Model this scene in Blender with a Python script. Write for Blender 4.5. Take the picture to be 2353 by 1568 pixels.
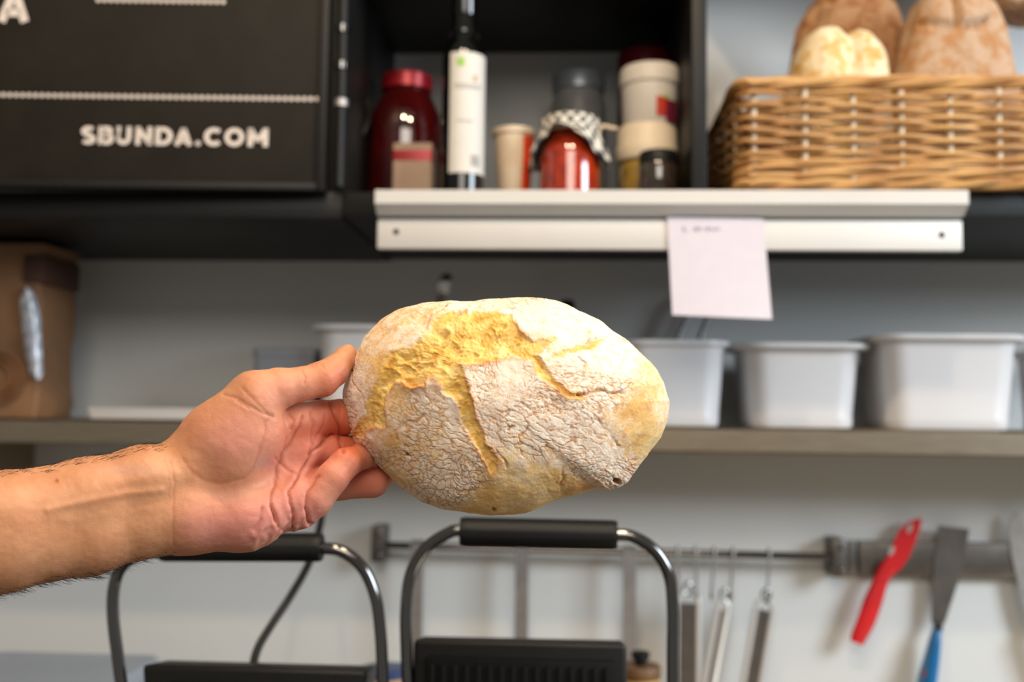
import bpy, bmesh, math, random
import numpy as np
from mathutils import Matrix, Vector

for o in list(bpy.data.objects):
    bpy.data.objects.remove(o)
scene = bpy.context.scene
COL = scene.collection
PI = math.pi
rnd = random.Random(7)

# ------------------------------------------------------------------ camera
W, H, F = 2353.0, 1568.0, 2288.0
CAM = np.array([0.0, 0.0, 1.5])
yaw, pitch, roll = math.radians(3.0), math.radians(4.15), math.radians(0.7)
fwd = np.array([-math.sin(yaw) * math.cos(pitch), math.cos(yaw) * math.cos(pitch), math.sin(pitch)])
r0 = np.array([math.cos(yaw), math.sin(yaw), 0.0])
u0 = np.cross(r0, fwd)
right = r0 * math.cos(roll) + u0 * math.sin(roll)
up = -r0 * math.sin(roll) + u0 * math.cos(roll)
cd = bpy.data.cameras.new('camera')
cd.sensor_width = 36.0
cd.lens = 36.0 * F / W
cd.clip_start = 0.02
cd.dof.use_dof = True
cd.dof.focus_distance = 0.655
cd.dof.aperture_fstop = 4.2
cam = bpy.data.objects.new('camera', cd)
cam.matrix_world = Matrix(((right[0], up[0], -fwd[0], CAM[0]), (right[1], up[1], -fwd[1], CAM[1]),
                           (right[2], up[2], -fwd[2], CAM[2]), (0, 0, 0, 1)))
COL.objects.link(cam)
scene.camera = cam

# ------------------------------------------------------------------ world, lights, exposure
world = bpy.data.worlds.new('world')
scene.world = world
world.use_nodes = True
world.node_tree.nodes['Background'].inputs[0].default_value = (0.92, 0.88, 0.82, 1)
world.node_tree.nodes['Background'].inputs[1].default_value = 0.36
vs = scene.view_settings
vs.view_transform = 'Standard'
vs.look = 'None'
vs.gamma = 1.0
vs.use_curve_mapping = False
vs.exposure = -0.36


def light(name, kind, loc, energy, color, size=0.1, target=None, size_y=None):
    ld = bpy.data.lights.new(name, kind)
    ld.energy = energy
    ld.color = color
    if kind == 'AREA':
        ld.shape = 'RECTANGLE'
        ld.size = size
        ld.size_y = size_y or size
    else:
        ld.shadow_soft_size = size
    lo = bpy.data.objects.new(name, ld)
    lo.location = loc
    if target is not None:
        lo.rotation_euler = (Vector(target) - Vector(loc)).to_track_quat('-Z', 'Y').to_euler()
    COL.objects.link(lo)
    return lo


light('window_daylight', 'AREA', (2.35, 0.0, 2.40), 104, (0.78, 0.89, 1.0), 1.0, (0.3, 1.6, 1.3), 1.0)
light('ceiling_lamp', 'POINT', (-0.28, 0.30, 2.95), 42, (1.0, 0.77, 0.50), 0.045)
light('ceiling_lamp', 'POINT', (0.22, 0.26, 2.95), 42, (1.0, 0.77, 0.50), 0.045)
light('added_fill', 'AREA', (0.1, -1.15, 2.75), 36, (1.0, 0.90, 0.78), 1.3, (0.1, 0.9, 1.3), 0.9)  # soft fill added behind the camera to brighten the loaf and open shelf

# ------------------------------------------------------------------ measuring helpers


def ray(px, py):
    return fwd + right * ((px - W / 2) / F) + up * ((H / 2 - py) / F)


def P(px, py, Y):
    d = ray(px, py)
    return CAM + d * ((Y - CAM[1]) / d[1])


def PX(px, py, Y):
    return P(px, py, Y)[0]


def PZ(px, py, Y):
    return P(px, py, Y)[2]


def hitplane(px, py, p0, n):
    d = ray(px, py)
    return CAM + d * (np.dot(np.array(p0) - CAM, n) / np.dot(d, n))


# ------------------------------------------------------------------ object helpers
ORG = {}


def empty(name, loc, label, cat, group=None):
    o = bpy.data.objects.new(name, None)
    o.empty_display_size = 0.02
    o.location = tuple(loc)
    COL.objects.link(o)
    ORG[o] = np.array(loc, float)
    tag(o, label, cat, group)
    return o


def tag(o, label, cat, group=None, kind=None):
    o['label'] = label
    o['category'] = cat
    if group:
        o['group'] = group
    if kind:
        o['kind'] = kind
    return o


def struct(o, label=None):
    o['kind'] = 'structure'
    if label:
        o['label'] = label
    return o


def mk(name, verts, faces, mat, parent=None, smooth=True, origin=None, sharp=None):
    v = np.asarray(verts, float).reshape(-1, 3)
    if origin is None:
        origin = np.array([(v[:, 0].min() + v[:, 0].max()) / 2, (v[:, 1].min() + v[:, 1].max()) / 2, v[:, 2].min()])
    origin = np.array(origin, float)
    me = bpy.data.meshes.new(name)
    me.from_pydata((v - origin).tolist(), [], [tuple(int(i) for i in f) for f in faces])
    me.update()
    if mat is not None:
        me.materials.append(mat)
    if smooth:
        me.polygons.foreach_set('use_smooth', [True] * len(me.polygons))
        if sharp:
            try:
                me.set_sharp_from_angle(angle=math.radians(sharp))
            except Exception:
                pass
    o = bpy.data.objects.new(name, me)
    COL.objects.link(o)
    ORG[o] = origin
    if parent is not None:
        o.parent = parent
        o.location = tuple(origin - ORG[parent])
    else:
        o.location = tuple(origin)
    return o


class MB:
    def __init__(s):
        s.v = []
        s.f = []

    def add(s, verts, faces):
        n = len(s.v)
        s.v += [tuple(float(c) for c in p) for p in verts]
        s.f += [tuple(i + n for i in f) for f in faces]
        return s

    def box(s, lo, hi, bev=0.0, rot=None, seg=2):
        bm = bmesh.new()
        bmesh.ops.create_cube(bm, size=1.0)
        lo = np.array(lo, float)
        hi = np.array(hi, float)
        c = (lo + hi) / 2
        d = np.abs(hi - lo)
        for v in bm.verts:
            v.co = Vector((v.co.x * d[0], v.co.y * d[1], v.co.z * d[2]))
        if bev > 0:
            bmesh.ops.bevel(bm, geom=list(bm.edges), offset=min(bev, d.min() * 0.45), segments=seg, affect='EDGES', profile=0.5)
        M = Matrix.Identity(3) if rot is None else rot
        bm.verts.index_update()
        vs_ = [tuple(M @ v.co + Vector(c)) for v in bm.verts]
        fs_ = [tuple(v.index for v in f.verts) for f in bm.faces]
        bm.free()
        return s.add(vs_, fs_)

    def tube(s, pts, r, seg=12, closed=False, caps=True, flat=1.0):
        pts = np.asarray(pts, float)
        n = len(pts)
        rr = np.full(n, r, float) if np.isscalar(r) else np.asarray(r, float)
        if closed:
            tan = np.roll(pts, -1, 0) - np.roll(pts, 1, 0)
        else:
            tan = np.gradient(pts, axis=0)
        tan /= (np.linalg.norm(tan, axis=1)[:, None] + 1e-12)
        ref = np.array([0, 0, 1.0]) if abs(tan[0][2]) < 0.9 else np.array([0, 1.0, 0])
        nrm = np.cross(tan[0], np.cross(ref, tan[0]))
        nrm /= np.linalg.norm(nrm)
        V = []
        for i in range(n):
            nrm = nrm - tan[i] * np.dot(nrm, tan[i])
            nrm /= np.linalg.norm(nrm)
            b = np.cross(tan[i], nrm)
            for k in range(seg):
                a = 2 * PI * k / seg
                V.append(pts[i] + rr[i] * (math.cos(a) * nrm + flat * math.sin(a) * b))
        Fc = []
        for i in range(n if closed else n - 1):
            j = (i + 1) % n
            for k in range(seg):
                l = (k + 1) % seg
                Fc.append((i * seg + k, i * seg + l, j * seg + l, j * seg + k))
        if caps and not closed:
            Fc.append(tuple(range(seg))[::-1])
            Fc.append(tuple((n - 1) * seg + k for k in range(seg)))
        return s.add(V, Fc)

    def lathe(s, prof, c, seg=40, func=None, axis=None):
        V = []
        for (r, z) in prof:
            for k in range(seg):
                a = 2 * PI * k / seg
                rr, zz = r, z
                if func:
                    rr, zz = func(r, z, a)
                V.append((c[0] + rr * math.cos(a), c[1] + rr * math.sin(a), c[2] + zz))
        Fc = []
        for i in range(len(prof) - 1):
            for k in range(seg):
                l = (k + 1) % seg
                Fc.append((i * seg + k, i * seg + l, (i + 1) * seg + l, (i + 1) * seg + k))
        Fc.append(tuple(range(seg))[::-1])
        Fc.append(tuple((len(prof) - 1) * seg + k for k in range(seg)))
        return s.add(V, Fc)

    def rloft(s, rings, c, n=8, capb=True, capt=True):
        # rings: (half width, half depth, z, corner radius[, dx, dy])
        V = []
        m = 4 * n
        for rg in rings:
            hw, hd, z, cr = rg[:4]
            dx, dy = (rg[4], rg[5]) if len(rg) > 4 else (0, 0)
            cr = min(cr, hw * 0.999, hd * 0.999)
            for q, (sx, sy) in enumerate(((1, 1), (-1, 1), (-1, -1), (1, -1))):
                for k in range(n):
                    a = q * PI / 2 + (PI / 2) * k / (n - 1)
                    V.append((c[0] + dx + sx * (hw - cr) + cr * math.cos(a), c[1] + dy + sy * (hd - cr) + cr * math.sin(a), c[2] + z))
        Fc = []
        for i in range(len(rings) - 1):
            for k in range(m):
                l = (k + 1) % m
                Fc.append((i * m + k, i * m + l, (i + 1) * m + l, (i + 1) * m + k))
        if capb:
            Fc.append(tuple(range(m))[::-1])
        if capt:
            Fc.append(tuple((len(rings) - 1) * m + k for k in range(m)))
        return s.add(V, Fc)

    def slab(s, poly, thick, to3):
        # poly: 2-D outline; to3(u, v, w) gives the 3-D point, w in 0..thick
        n = len(poly)
        V = [to3(u, v, 0) for u, v in poly] + [to3(u, v, thick) for u, v in poly]
        Fc = [tuple(range(n))[::-1], tuple(range(n, 2 * n))]
        for k in range(n):
            l = (k + 1) % n
            Fc.append((k, l, n + l, n + k))
        return s.add(V, Fc)

    def build(s, name, mat, parent=None, smooth=True, origin=None, sharp=35):
        return mk(name, s.v, s.f, mat, parent, smooth, origin, sharp)


def spline(pts, n=8):
    """Catmull-Rom through pts"""
    p = np.asarray(pts, float)
    q = np.vstack([2 * p[0] - p[1], p, 2 * p[-1] - p[-2]])
    out = []
    for i in range(1, len(q) - 2):
        for k in range(n):
            t = k / n
            out.append(0.5 * ((2 * q[i]) + (-q[i - 1] + q[i + 1]) * t + (2 * q[i - 1] - 5 * q[i] + 4 * q[i + 1] - q[i + 2]) * t * t
                              + (-q[i - 1] + 3 * q[i] - 3 * q[i + 1] + q[i + 2]) * t ** 3))
    out.append(p[-1])
    return np.array(out)


def ellipse_ring(cx, cy, rx, ry, n=24):
    return [(cx + rx * math.cos(2 * PI * k / n), cy + ry * math.sin(2 * PI * k / n)) for k in range(n)]


# ------------------------------------------------------------------ materials


def lin(c):
    return tuple((x / 12.92 if x <= 0.04045 else ((x + 0.055) / 1.055) ** 2.4) for x in [k / 255.0 for k in c])


def pm(name, rgb, rough=0.5, metal=0.0, var=0.08, scale=30.0, bump=0.0, bscale=None, coat=0.0, stretch=None, rgb2=None,
       spec=0.5, trans=0.0, alpha=1.0, sss=0.0):
    m = bpy.data.materials.new(name)
    m.use_nodes = True
    nt = m.node_tree
    b = nt.nodes['Principled BSDF']
    b.inputs['Roughness'].default_value = rough
    b.inputs['Metallic'].default_value = metal
    b.inputs['Coat Weight'].default_value = coat
    b.inputs['Specular IOR Level'].default_value = spec
    b.inputs['Transmission Weight'].default_value = trans
    if sss:
        b.inputs['Subsurface Weight'].default_value = sss
        b.inputs['Subsurface Radius'].default_value = (0.02, 0.01, 0.006)
        b.inputs['Subsurface Scale'].default_value = 0.3
    c = lin(rgb)
    c2 = lin(rgb2) if rgb2 else tuple(x * (1 - var * 2) for x in c)
    tc = nt.nodes.new('ShaderNodeTexCoord')
    mp = nt.nodes.new('ShaderNodeMapping')
    if stretch:
        mp.inputs['Scale'].default_value = stretch
    nt.links.new(tc.outputs['Object'], mp.inputs['Vector'])
    nz = nt.nodes.new('ShaderNodeTexNoise')
    nz.inputs['Scale'].default_value = scale
    nz.inputs['Detail'].default_value = 6.0
    nt.links.new(mp.outputs['Vector'], nz.inputs['Vector'])
    rp = nt.nodes.new('ShaderNodeValToRGB')
    rp.color_ramp.elements[0].position = 0.3
    rp.color_ramp.elements[1].position = 0.7
    rp.color_ramp.elements[0].color = (*c2, 1)
    rp.color_ramp.elements[1].color = (*c, 1)
    nt.links.new(nz.outputs['Fac'], rp.inputs['Fac'])
    nt.links.new(rp.outputs['Color'], b.inputs['Base Color'])
    if bump:
        n2 = nt.nodes.new('ShaderNodeTexNoise')
        n2.inputs['Scale'].default_value = bscale or scale * 3
        n2.inputs['Detail'].default_value = 5.0
        nt.links.new(mp.outputs['Vector'], n2.inputs['Vector'])
        bp = nt.nodes.new('ShaderNodeBump')
        bp.inputs['Strength'].default_value = bump
        bp.inputs['Distance'].default_value = 0.004
        nt.links.new(n2.outputs['Fac'], bp.inputs['Height'])
        nt.links.new(bp.outputs['Normal'], b.inputs['Normal'])
    return m


M = {}
M['wall'] = pm('wall_paint', (205, 206, 204), 0.75, var=0.02, scale=4, bump=0.08, bscale=120)
M['floor'] = pm('floor_tile', (120, 112, 102), 0.5, var=0.1, scale=6)
M['black'] = pm('black_lacquer', (19, 18, 17), 0.5, var=0.1, scale=15, bump=0.05, bscale=150, spec=0.3)
M['board'] = pm('chalkboard', (36, 31, 25), 0.65, var=0.12, scale=20, bump=0.05, bscale=200, spec=0.15)
M['print'] = pm('cream_print', (226, 212, 200), 0.7, var=0.05, scale=200)
M['white'] = pm('white_laminate', (208, 203, 196), 0.45, var=0.02, scale=10)
M['hole'] = pm('dark_hole', (20, 18, 17), 0.8)
M['steel'] = pm('brushed_steel', (178, 162, 140), 0.34, 1.0, var=0.1, scale=25, stretch=(1, 12, 12), bump=0.03, bscale=300)
M['chrome'] = pm('chrome', (116, 114, 112), 0.12, 1.0, var=0.02)
M['darksteel'] = pm('grey_steel', (172, 166, 162), 0.45, 0.75, var=0.12, scale=40)
M['magnet'] = pm('magnet_strip_steel', (112, 106, 100), 0.42, 0.8, var=0.15, scale=30)
M['polished'] = pm('polished_steel', (232, 230, 228), 0.32, 0.6, var=0.03)
M['rubber'] = pm('black_rubber', (18, 17, 16), 0.5, spec=0.35, var=0.1, bump=0.1, bscale=200)
M['iron'] = pm('black_cast_iron', (11, 10, 10), 0.65, spec=0.2, var=0.2, bump=0.15, bscale=250)
M['grillcase'] = pm('grill_case', (22, 20, 18), 0.42, var=0.1, spec=0.35)
M['tub'] = pm('white_plastic', (204, 202, 202), 0.35, var=0.02, scale=8, sss=0.1)
M['greyplastic'] = pm('grey_plastic', (128, 130, 136), 0.4, var=0.06)
M['paper'] = pm('note_paper', (212, 203, 210), 0.8, var=0.02, scale=60)
M['pencil'] = pm('pencil_line', (150, 145, 165), 0.8)
M['kraft'] = pm('kraft_paper', (128, 92, 60), 0.75, var=0.12, scale=14, bump=0.5, bscale=35)
M['kraftdark'] = pm('dark_kraft_paper', (70, 42, 28), 0.7, var=0.12, scale=14, bump=0.4, bscale=35)
M['ink'] = pm('brown_ink', (120, 78, 42), 0.8)
M['film'] = pm('clear_film', (205, 212, 224), 0.12, 0.0, var=0.35, scale=60, bump=0.6, bscale=70, spec=0.9, coat=0.6)
M['wicker'] = pm('wicker', (206, 160, 98), 0.5, var=0.22, scale=45, stretch=(0.4, 0.4, 2.5), rgb2=(156, 104, 54), bump=0.15)
M['stake'] = pm('peeled_willow', (228, 206, 172), 0.5, var=0.15, scale=60)
M['red'] = pm('red_plastic', (206, 30, 34), 0.35, var=0.06, scale=20, spec=0.4)
M['blue'] = pm('blue_plastic', (12, 108, 168), 0.28, var=0.08, scale=20, coat=0.3)
M['rivet'] = pm('copper_rivet', (150, 62, 50), 0.4, 0.4)
M['wood'] = pm('pale_wood', (196, 152, 84), 0.5, var=0.12, scale=12, stretch=(1, 10, 10))
M['wooddark'] = pm('brown_wood', (112, 80, 48), 0.5, var=0.15, scale=20)
M['bluerim'] = pm('blue_enamel', (58, 74, 116), 0.35, var=0.1)
M['oilglass'] = pm('dark_green_glass', (9, 10, 7), 0.1, coat=0.3, var=0.1, spec=0.4)
M['label'] = pm('white_label', (212, 206, 196), 0.6, var=0.02)
M['logogreen'] = pm('green_print', (150, 196, 84), 0.6)
M['greyprint'] = pm('grey_print', (168, 162, 156), 0.7)
M['sauce'] = pm('red_sauce_in_glass', (62, 8, 7), 0.08, coat=1.0, var=0.15, scale=18, rgb2=(42, 5, 5))
M['redlid'] = pm('red_metal_lid', (150, 22, 30), 0.3, 0.3, var=0.08)
M['darkredlid'] = pm('dark_red_lid', (92, 16, 26), 0.3, 0.2, var=0.08)
M['pepper'] = pm('orange_red_preserve_in_glass', (186, 58, 18), 0.08, coat=1.0, var=0.2, scale=70, rgb2=(120, 26, 10))
M['cup'] = pm('beige_cup', (222, 200, 172), 0.5, var=0.03)
M['kraftbox'] = pm('grey_beige_card', (158, 132, 112), 0.6, var=0.08)
M['orange'] = pm('orange_print', (216, 66, 20), 0.5, var=0.05)
M['tinlid'] = pm('grey_metal_lid', (140, 148, 154), 0.35, 0.5, var=0.1)
M['greyjar'] = pm('frosted_jar', (128, 128, 124), 0.35, var=0.12, coat=0.5)
M['pottub'] = pm('white_tub', (210, 202, 192), 0.5, var=0.03)
M['cream'] = pm('cream_lid', (232, 214, 188), 0.45, var=0.03)
M['yellowglass'] = pm('yellow_brine_in_glass', (178, 140, 62), 0.1, coat=1.0, var=0.25, scale=50, rgb2=(112, 96, 50))
M['darkjar'] = pm('dark_spread_in_glass', (40, 32, 26), 0.06, coat=1.0, var=0.3, scale=60, rgb2=(66, 54, 42))
M['purple'] = pm('purple_print', (112, 26, 50), 0.5, var=0.1)
M['redprint'] = pm('red_print', (192, 52, 30), 0.5, var=0.1)
M['hair'] = pm('dark_hair', (44, 36, 28), 0.5)
M['ltub'] = pm('grey_blue_plastic', (150, 158, 170), 0.35, var=0.06, scale=12)


def checker_mat():
    m = bpy.data.materials.new('striped_cloth')
    m.use_nodes = True
    nt = m.node_tree
    b = nt.nodes['Principled BSDF']
    b.inputs['Roughness'].default_value = 0.9
    tc = nt.nodes.new('ShaderNodeUVMap')
    ck = nt.nodes.new('ShaderNodeTexChecker')
    ck.inputs['Scale'].default_value = 1.0
    ck.inputs['Color1'].default_value = (*lin((228, 218, 200)), 1)
    ck.inputs['Color2'].default_value = (*lin((58, 62, 68)), 1)
    nt.links.new(tc.outputs['UV'], ck.inputs['Vector'])
    nt.links.new(ck.outputs['Color'], b.inputs['Base Color'])
    return m


M['cloth'] = checker_mat()


def crust_mat(name, flour, crust, deep, fl_amt=0.5, scale=28.0):
    m = bpy.data.materials.new(name)
    m.use_nodes = True
    nt = m.node_tree
    b = nt.nodes['Principled BSDF']
    b.inputs['Roughness'].default_value = 0.75
    tc = nt.nodes.new('ShaderNodeTexCoord')
    n1 = nt.nodes.new('ShaderNodeTexNoise')
    n1.inputs['Scale'].default_value = scale
    n1.inputs['Detail'].default_value = 8
    n1.inputs['Roughness'].default_value = 0.65
    rp = nt.nodes.new('ShaderNodeValToRGB')
    e = rp.color_ramp.elements
    e[0].position = 0.32
    e[0].color = (*lin(deep), 1)
    e[1].position = 0.46
    e[1].color = (*lin(crust), 1)
    x = e.new(0.52 + (0.5 - fl_amt) * 0.2)
    x.color = (*lin(flour), 1)
    nt.links.new(tc.outputs['Object'], n1.inputs['Vector'])
    nt.links.new(n1.outputs['Fac'], rp.inputs['Fac'])
    nt.links.new(rp.outputs['Color'], b.inputs['Base Color'])
    n2 = nt.nodes.new('ShaderNodeTexNoise')
    n2.inputs['Scale'].default_value = 130
    n2.inputs['Detail'].default_value = 6
    nt.links.new(tc.outputs['Object'], n2.inputs['Vector'])
    bp = nt.nodes.new('ShaderNodeBump')
    bp.inputs['Strength'].default_value = 0.5
    bp.inputs['Distance'].default_value = 0.004
    nt.links.new(n2.outputs['Fac'], bp.inputs['Height'])
    nt.links.new(bp.outputs['Normal'], b.inputs['Normal'])
    return m


# ------------------------------------------------------------------ numpy noise


def hash3(ix, iy, iz, seed=0):
    n = (ix.astype(np.int64) * 374761393 + iy.astype(np.int64) * 668265263 + iz.astype(np.int64) * 2147483647 + seed * 1274126177) & 0xFFFFFFFF
    n = ((n ^ (n >> 13)) * 1274126177) & 0xFFFFFFFF
    n = ((n ^ (n >> 16)) * 2246822519) & 0xFFFFFFFF
    n = n ^ (n >> 15)
    return (n & 0xFFFFFF).astype(np.float64) / float(0xFFFFFF)


def vnoise(x, y, z, seed=0):
    ix, iy, iz = np.floor(x), np.floor(y), np.floor(z)
    fx, fy, fz = x - ix, y - iy, z - iz
    fx = fx * fx * (3 - 2 * fx)
    fy = fy * fy * (3 - 2 * fy)
    fz = fz * fz * (3 - 2 * fz)
    r = 0
    for a in (0, 1):
        for b in (0, 1):
            for c in (0, 1):
                w = (fx if a else 1 - fx) * (fy if b else 1 - fy) * (fz if c else 1 - fz)
                r = r + w * hash3(ix + a, iy + b, iz + c, seed)
    return r * 2 - 1


def fbm(x, y, z, oct=4, seed=0, gain=0.5):
    r = 0
    a = 1.0
    for i in range(oct):
        r = r + a * vnoise(x, y, z, seed + i * 17)
        x, y, z = x * 2.03 + 11.3, y * 2.03 + 5.1, z * 2.03 + 7.7
        a *= gain
    return r


def vor_edge(x, y, seed=0):
    """distance to the nearest border of a jittered-grid Voronoi pattern (cell size 1) and a cell random value"""
    ix, iy = np.floor(x), np.floor(y)
    best = np.full(x.shape, 9.0)
    bx = np.zeros_like(x)
    by = np.zeros_like(x)
    zz = np.zeros_like(x)
    rv = np.zeros_like(x)
    for a in (-1, 0, 1):
        for b in (-1, 0, 1):
            cx = ix + a + hash3(ix + a, iy + b, zz, seed)
            cy = iy + b + hash3(ix + a, iy + b, zz, seed + 5)
            d = (cx - x) ** 2 + (cy - y) ** 2
            m = d < best
            best = np.where(m, d, best)
            bx = np.where(m, cx, bx)
            by = np.where(m, cy, by)
            rv = np.where(m, hash3(ix + a, iy + b, zz, seed + 9), rv)
    e = np.full(x.shape, 9.0)
    for a in (-2, -1, 0, 1, 2):
        for b in (-2, -1, 0, 1, 2):
            cx = ix + a + hash3(ix + a, iy + b, zz, seed)
            cy = iy + b + hash3(ix + a, iy + b, zz, seed + 5)
            dx, dy = cx - bx, cy - by
            l = np.sqrt(dx * dx + dy * dy)
            ok = l > 1e-6
            ls = np.where(ok, l, 1.0)
            d = ((cx + bx) / 2 - x) * dx / ls + ((cy + by) / 2 - y) * dy / ls
            e = np.where(ok, np.minimum(e, d), e)
    return e, rv


def sstep(a, b, x):
    t = np.clip((x - a) / (b - a), 0, 1)
    return t * t * (3 - 2 * t)


def seg_dist(px, py, poly, closed):
    d = np.full(px.shape, 1e9)
    n = len(poly)
    for i in range(n if closed else n - 1):
        ax, ay = poly[i]
        bx, by = poly[(i + 1) % n]
        vx, vy = bx - ax, by - ay
        L = vx * vx + vy * vy + 1e-9
        t = np.clip(((px - ax) * vx + (py - ay) * vy) / L, 0, 1)
        d = np.minimum(d, np.hypot(px - ax - t * vx, py - ay - t * vy))
    return d


def poly_sd(px, py, poly):
    """signed distance, positive inside"""
    ins = np.zeros(px.shape, bool)
    n = len(poly)
    for i in range(n):
        ax, ay = poly[i]
        bx, by = poly[(i + 1) % n]
        c = ((ay > py) != (by > py)) & (px < (bx - ax) * (py - ay) / ((by - ay) if abs(by - ay) > 1e-9 else 1e-9) + ax)
        ins ^= c
    d = seg_dist(px, py, poly, True)
    return np.where(ins, d, -d)


def set_attr(me, name, arr):
    at = me.attributes.new(name, 'FLOAT', 'POINT')
    at.data.foreach_set('value', np.asarray(arr, np.float32))


def mesh_np(name, V, Q, mat, parent=None, origin=None):
    V = np.asarray(V, np.float64)
    if origin is None:
        origin = np.array([(V[:, 0].min() + V[:, 0].max()) / 2, (V[:, 1].min() + V[:, 1].max()) / 2, V[:, 2].min()])
    me = bpy.data.meshes.new(name)
    me.vertices.add(len(V))
    me.vertices.foreach_set('co', (V - origin).astype(np.float32).ravel())
    k = Q.shape[1]
    me.loops.add(Q.size)
    me.loops.foreach_set('vertex_index', Q.astype(np.int32).ravel())
    me.polygons.add(len(Q))
    me.polygons.foreach_set('loop_start', np.arange(0, Q.size, k, dtype=np.int32))
    me.polygons.foreach_set('loop_total', np.full(len(Q), k, np.int32))
    me.polygons.foreach_set('use_smooth', np.ones(len(Q), bool))
    me.update(calc_edges=True)
    me.validate()
    me.materials.append(mat)
    o = bpy.data.objects.new(name, me)
    COL.objects.link(o)
    ORG[o] = np.array(origin)
    if parent is not None:
        o.parent = parent
        o.location = tuple(origin - ORG[parent])
    else:
        o.location = tuple(origin)
    return o


def vnormals(V, Q):
    n = np.cross(V[Q[:, 2]] - V[Q[:, 0]], V[Q[:, 3]] - V[Q[:, 1]])
    N = np.zeros_like(V)
    for k in range(4):
        for c in range(3):
            N[:, c] += np.bincount(Q[:, k], n[:, c], minlength=len(V))
    return N / (np.linalg.norm(N, axis=1)[:, None] + 1e-12)


# ================================================================== THE SETTING
YW = 1.75          # wall plane
YC = 1.35          # front plane of the wall cabinet
EYE = 1.5
mb = MB().box((-2.6, YW, -0.0), (2.9, YW + 0.12, 3.3))
struct(mb.build('wall_back', M['wall'], smooth=False), 'pale painted kitchen wall')
mb = MB().box((-2.6, -2.0, -0.1), (2.9, YW + 0.12, 0.0))
struct(mb.build('floor', M['floor'], smooth=False), 'grey kitchen floor')

# ------------------------------------------------------------------ wall cabinet
zb = PZ(2290, 497, YC)                     # underside of the cabinet floor
zt = zb + 0.030                            # top of the cabinet floor, what the jars stand on
zt = PZ(1700, 440, YC) + 0.0
ztop = PZ(1200, 122, YW - 0.002)           # underside of the top board
xl = -1.35
xr = 1.25
x_div0, x_div1 = PX(1590, 250, YC), PX(1626, 250, YC)
x_side0, x_side1 = PX(752, 250, YC), PX(790, 250, YC)
cab = empty('wall_cabinet', (0, YW, zb), 'long black wall cabinet with a lettered chalkboard door and open shelf', 'cabinet')
MB().box((x_side1, YC + 0.004, zb), (xr, YW - 0.001, zt), 0.002).build('cabinet_floor', M['black'], cab)
MB().box((xl, YC + 0.004, zb - 0.004), (x_side1, YW - 0.001, zt), 0.002).build('cabinet_floor', M['black'], cab)
MB().box((xl, YC + 0.004, ztop), (x_div1, YW - 0.001, ztop + 0.03), 0.002).build('top_or_shade_board', M['black'], cab)
MB().box((x_side0, YC + 0.004, zt), (x_side1, YW - 0.001, ztop), 0.002).build('side_panel', M['black'], cab)
MB().box((x_div0, YC + 0.004, zt), (x_div1, YW - 0.001, ztop), 0.002).build('side_panel', M['black'], cab)
MB().box((xl - 0.02, YC + 0.004, zb - 0.004), (xl, YW - 0.001, ztop + 0.03), 0.002).build('side_panel', M['black'], cab)
MB().box((x_div1, YC + 0.07, PZ(2000, -28, YW)), (xr, YW - 0.001, PZ(2000, -28, YW) + .03), 0.002).build('top_or_shade_board', M['black'], cab)  # unseen board added above the basket to keep lamp light off the wall
# hinge post with steel knuckles
xh = PX(782, 250, YC - 0.012)
hp = MB().lathe([(0.0075, zt - zb + 0.004), (0.0075, ztop - zb)], (xh, YC - 0.008, zb), 16).build('hinge_rod', M['black'], cab)
for py in (65, 150, 236):
    zz = PZ(785, py, YC - 0.012)
    MB().lathe([(0.0078, -0.006), (0.0098, -0.005), (0.0098, 0.005), (0.0078, 0.006)], (xh, YC - 0.008, zz), 16).build(
        'hinge_knuckle', M['chrome'] if py < 200 else M['darksteel'], hp)

# door, hinged at its right edge and standing a few degrees open
DA = math.radians(3.0)
hinge = np.array([PX(757, 250, YC), YC - 0.001, zt - 0.004])
dn = np.array([math.sin(DA), -math.cos(DA), 0])
dx_ = np.array([math.cos(DA), math.sin(DA), 0])


def door_xy(px, py):
    p = hitplane(px, py, hinge + dn * 0.020, dn) - hinge
    return np.dot(p, dx_), p[2]


door = MB().box(tuple(hinge + (-0.80, -0.018, 0.0)), tuple(hinge + (0, 0, ztop - zt + 0.03)), 0.001)
door = door.build('door', M['board'], cab, origin=hinge)
door.rotation_euler = (0, 0, DA)
# raised edge frame of the door
dz = ztop - zt + 0.03
for nm, lo, hi in (('door_edge', (-0.012, -0.0215, 0), (0, -0.018, dz)), ('door_edge', (-0.80, -0.0215, 0), (-0.012, -0.018, 0.010)),
                   ('door_edge', (-0.80, -0.0215, dz - 0.01), (-0.012, -0.018, dz))):
    MB().box(tuple(hinge + lo), tuple(hinge + hi), 0.001).build(nm, M['black'], door)


def arc(cx, cy, rx, ry, a0, a1, n=14):
    return [(cx + rx * math.cos(math.radians(a0 + (a1 - a0) * k / n)), cy + ry * math.sin(math.radians(a0 + (a1 - a0) * k / n))) for k in range(n + 1)]


SW = 0.23


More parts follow.
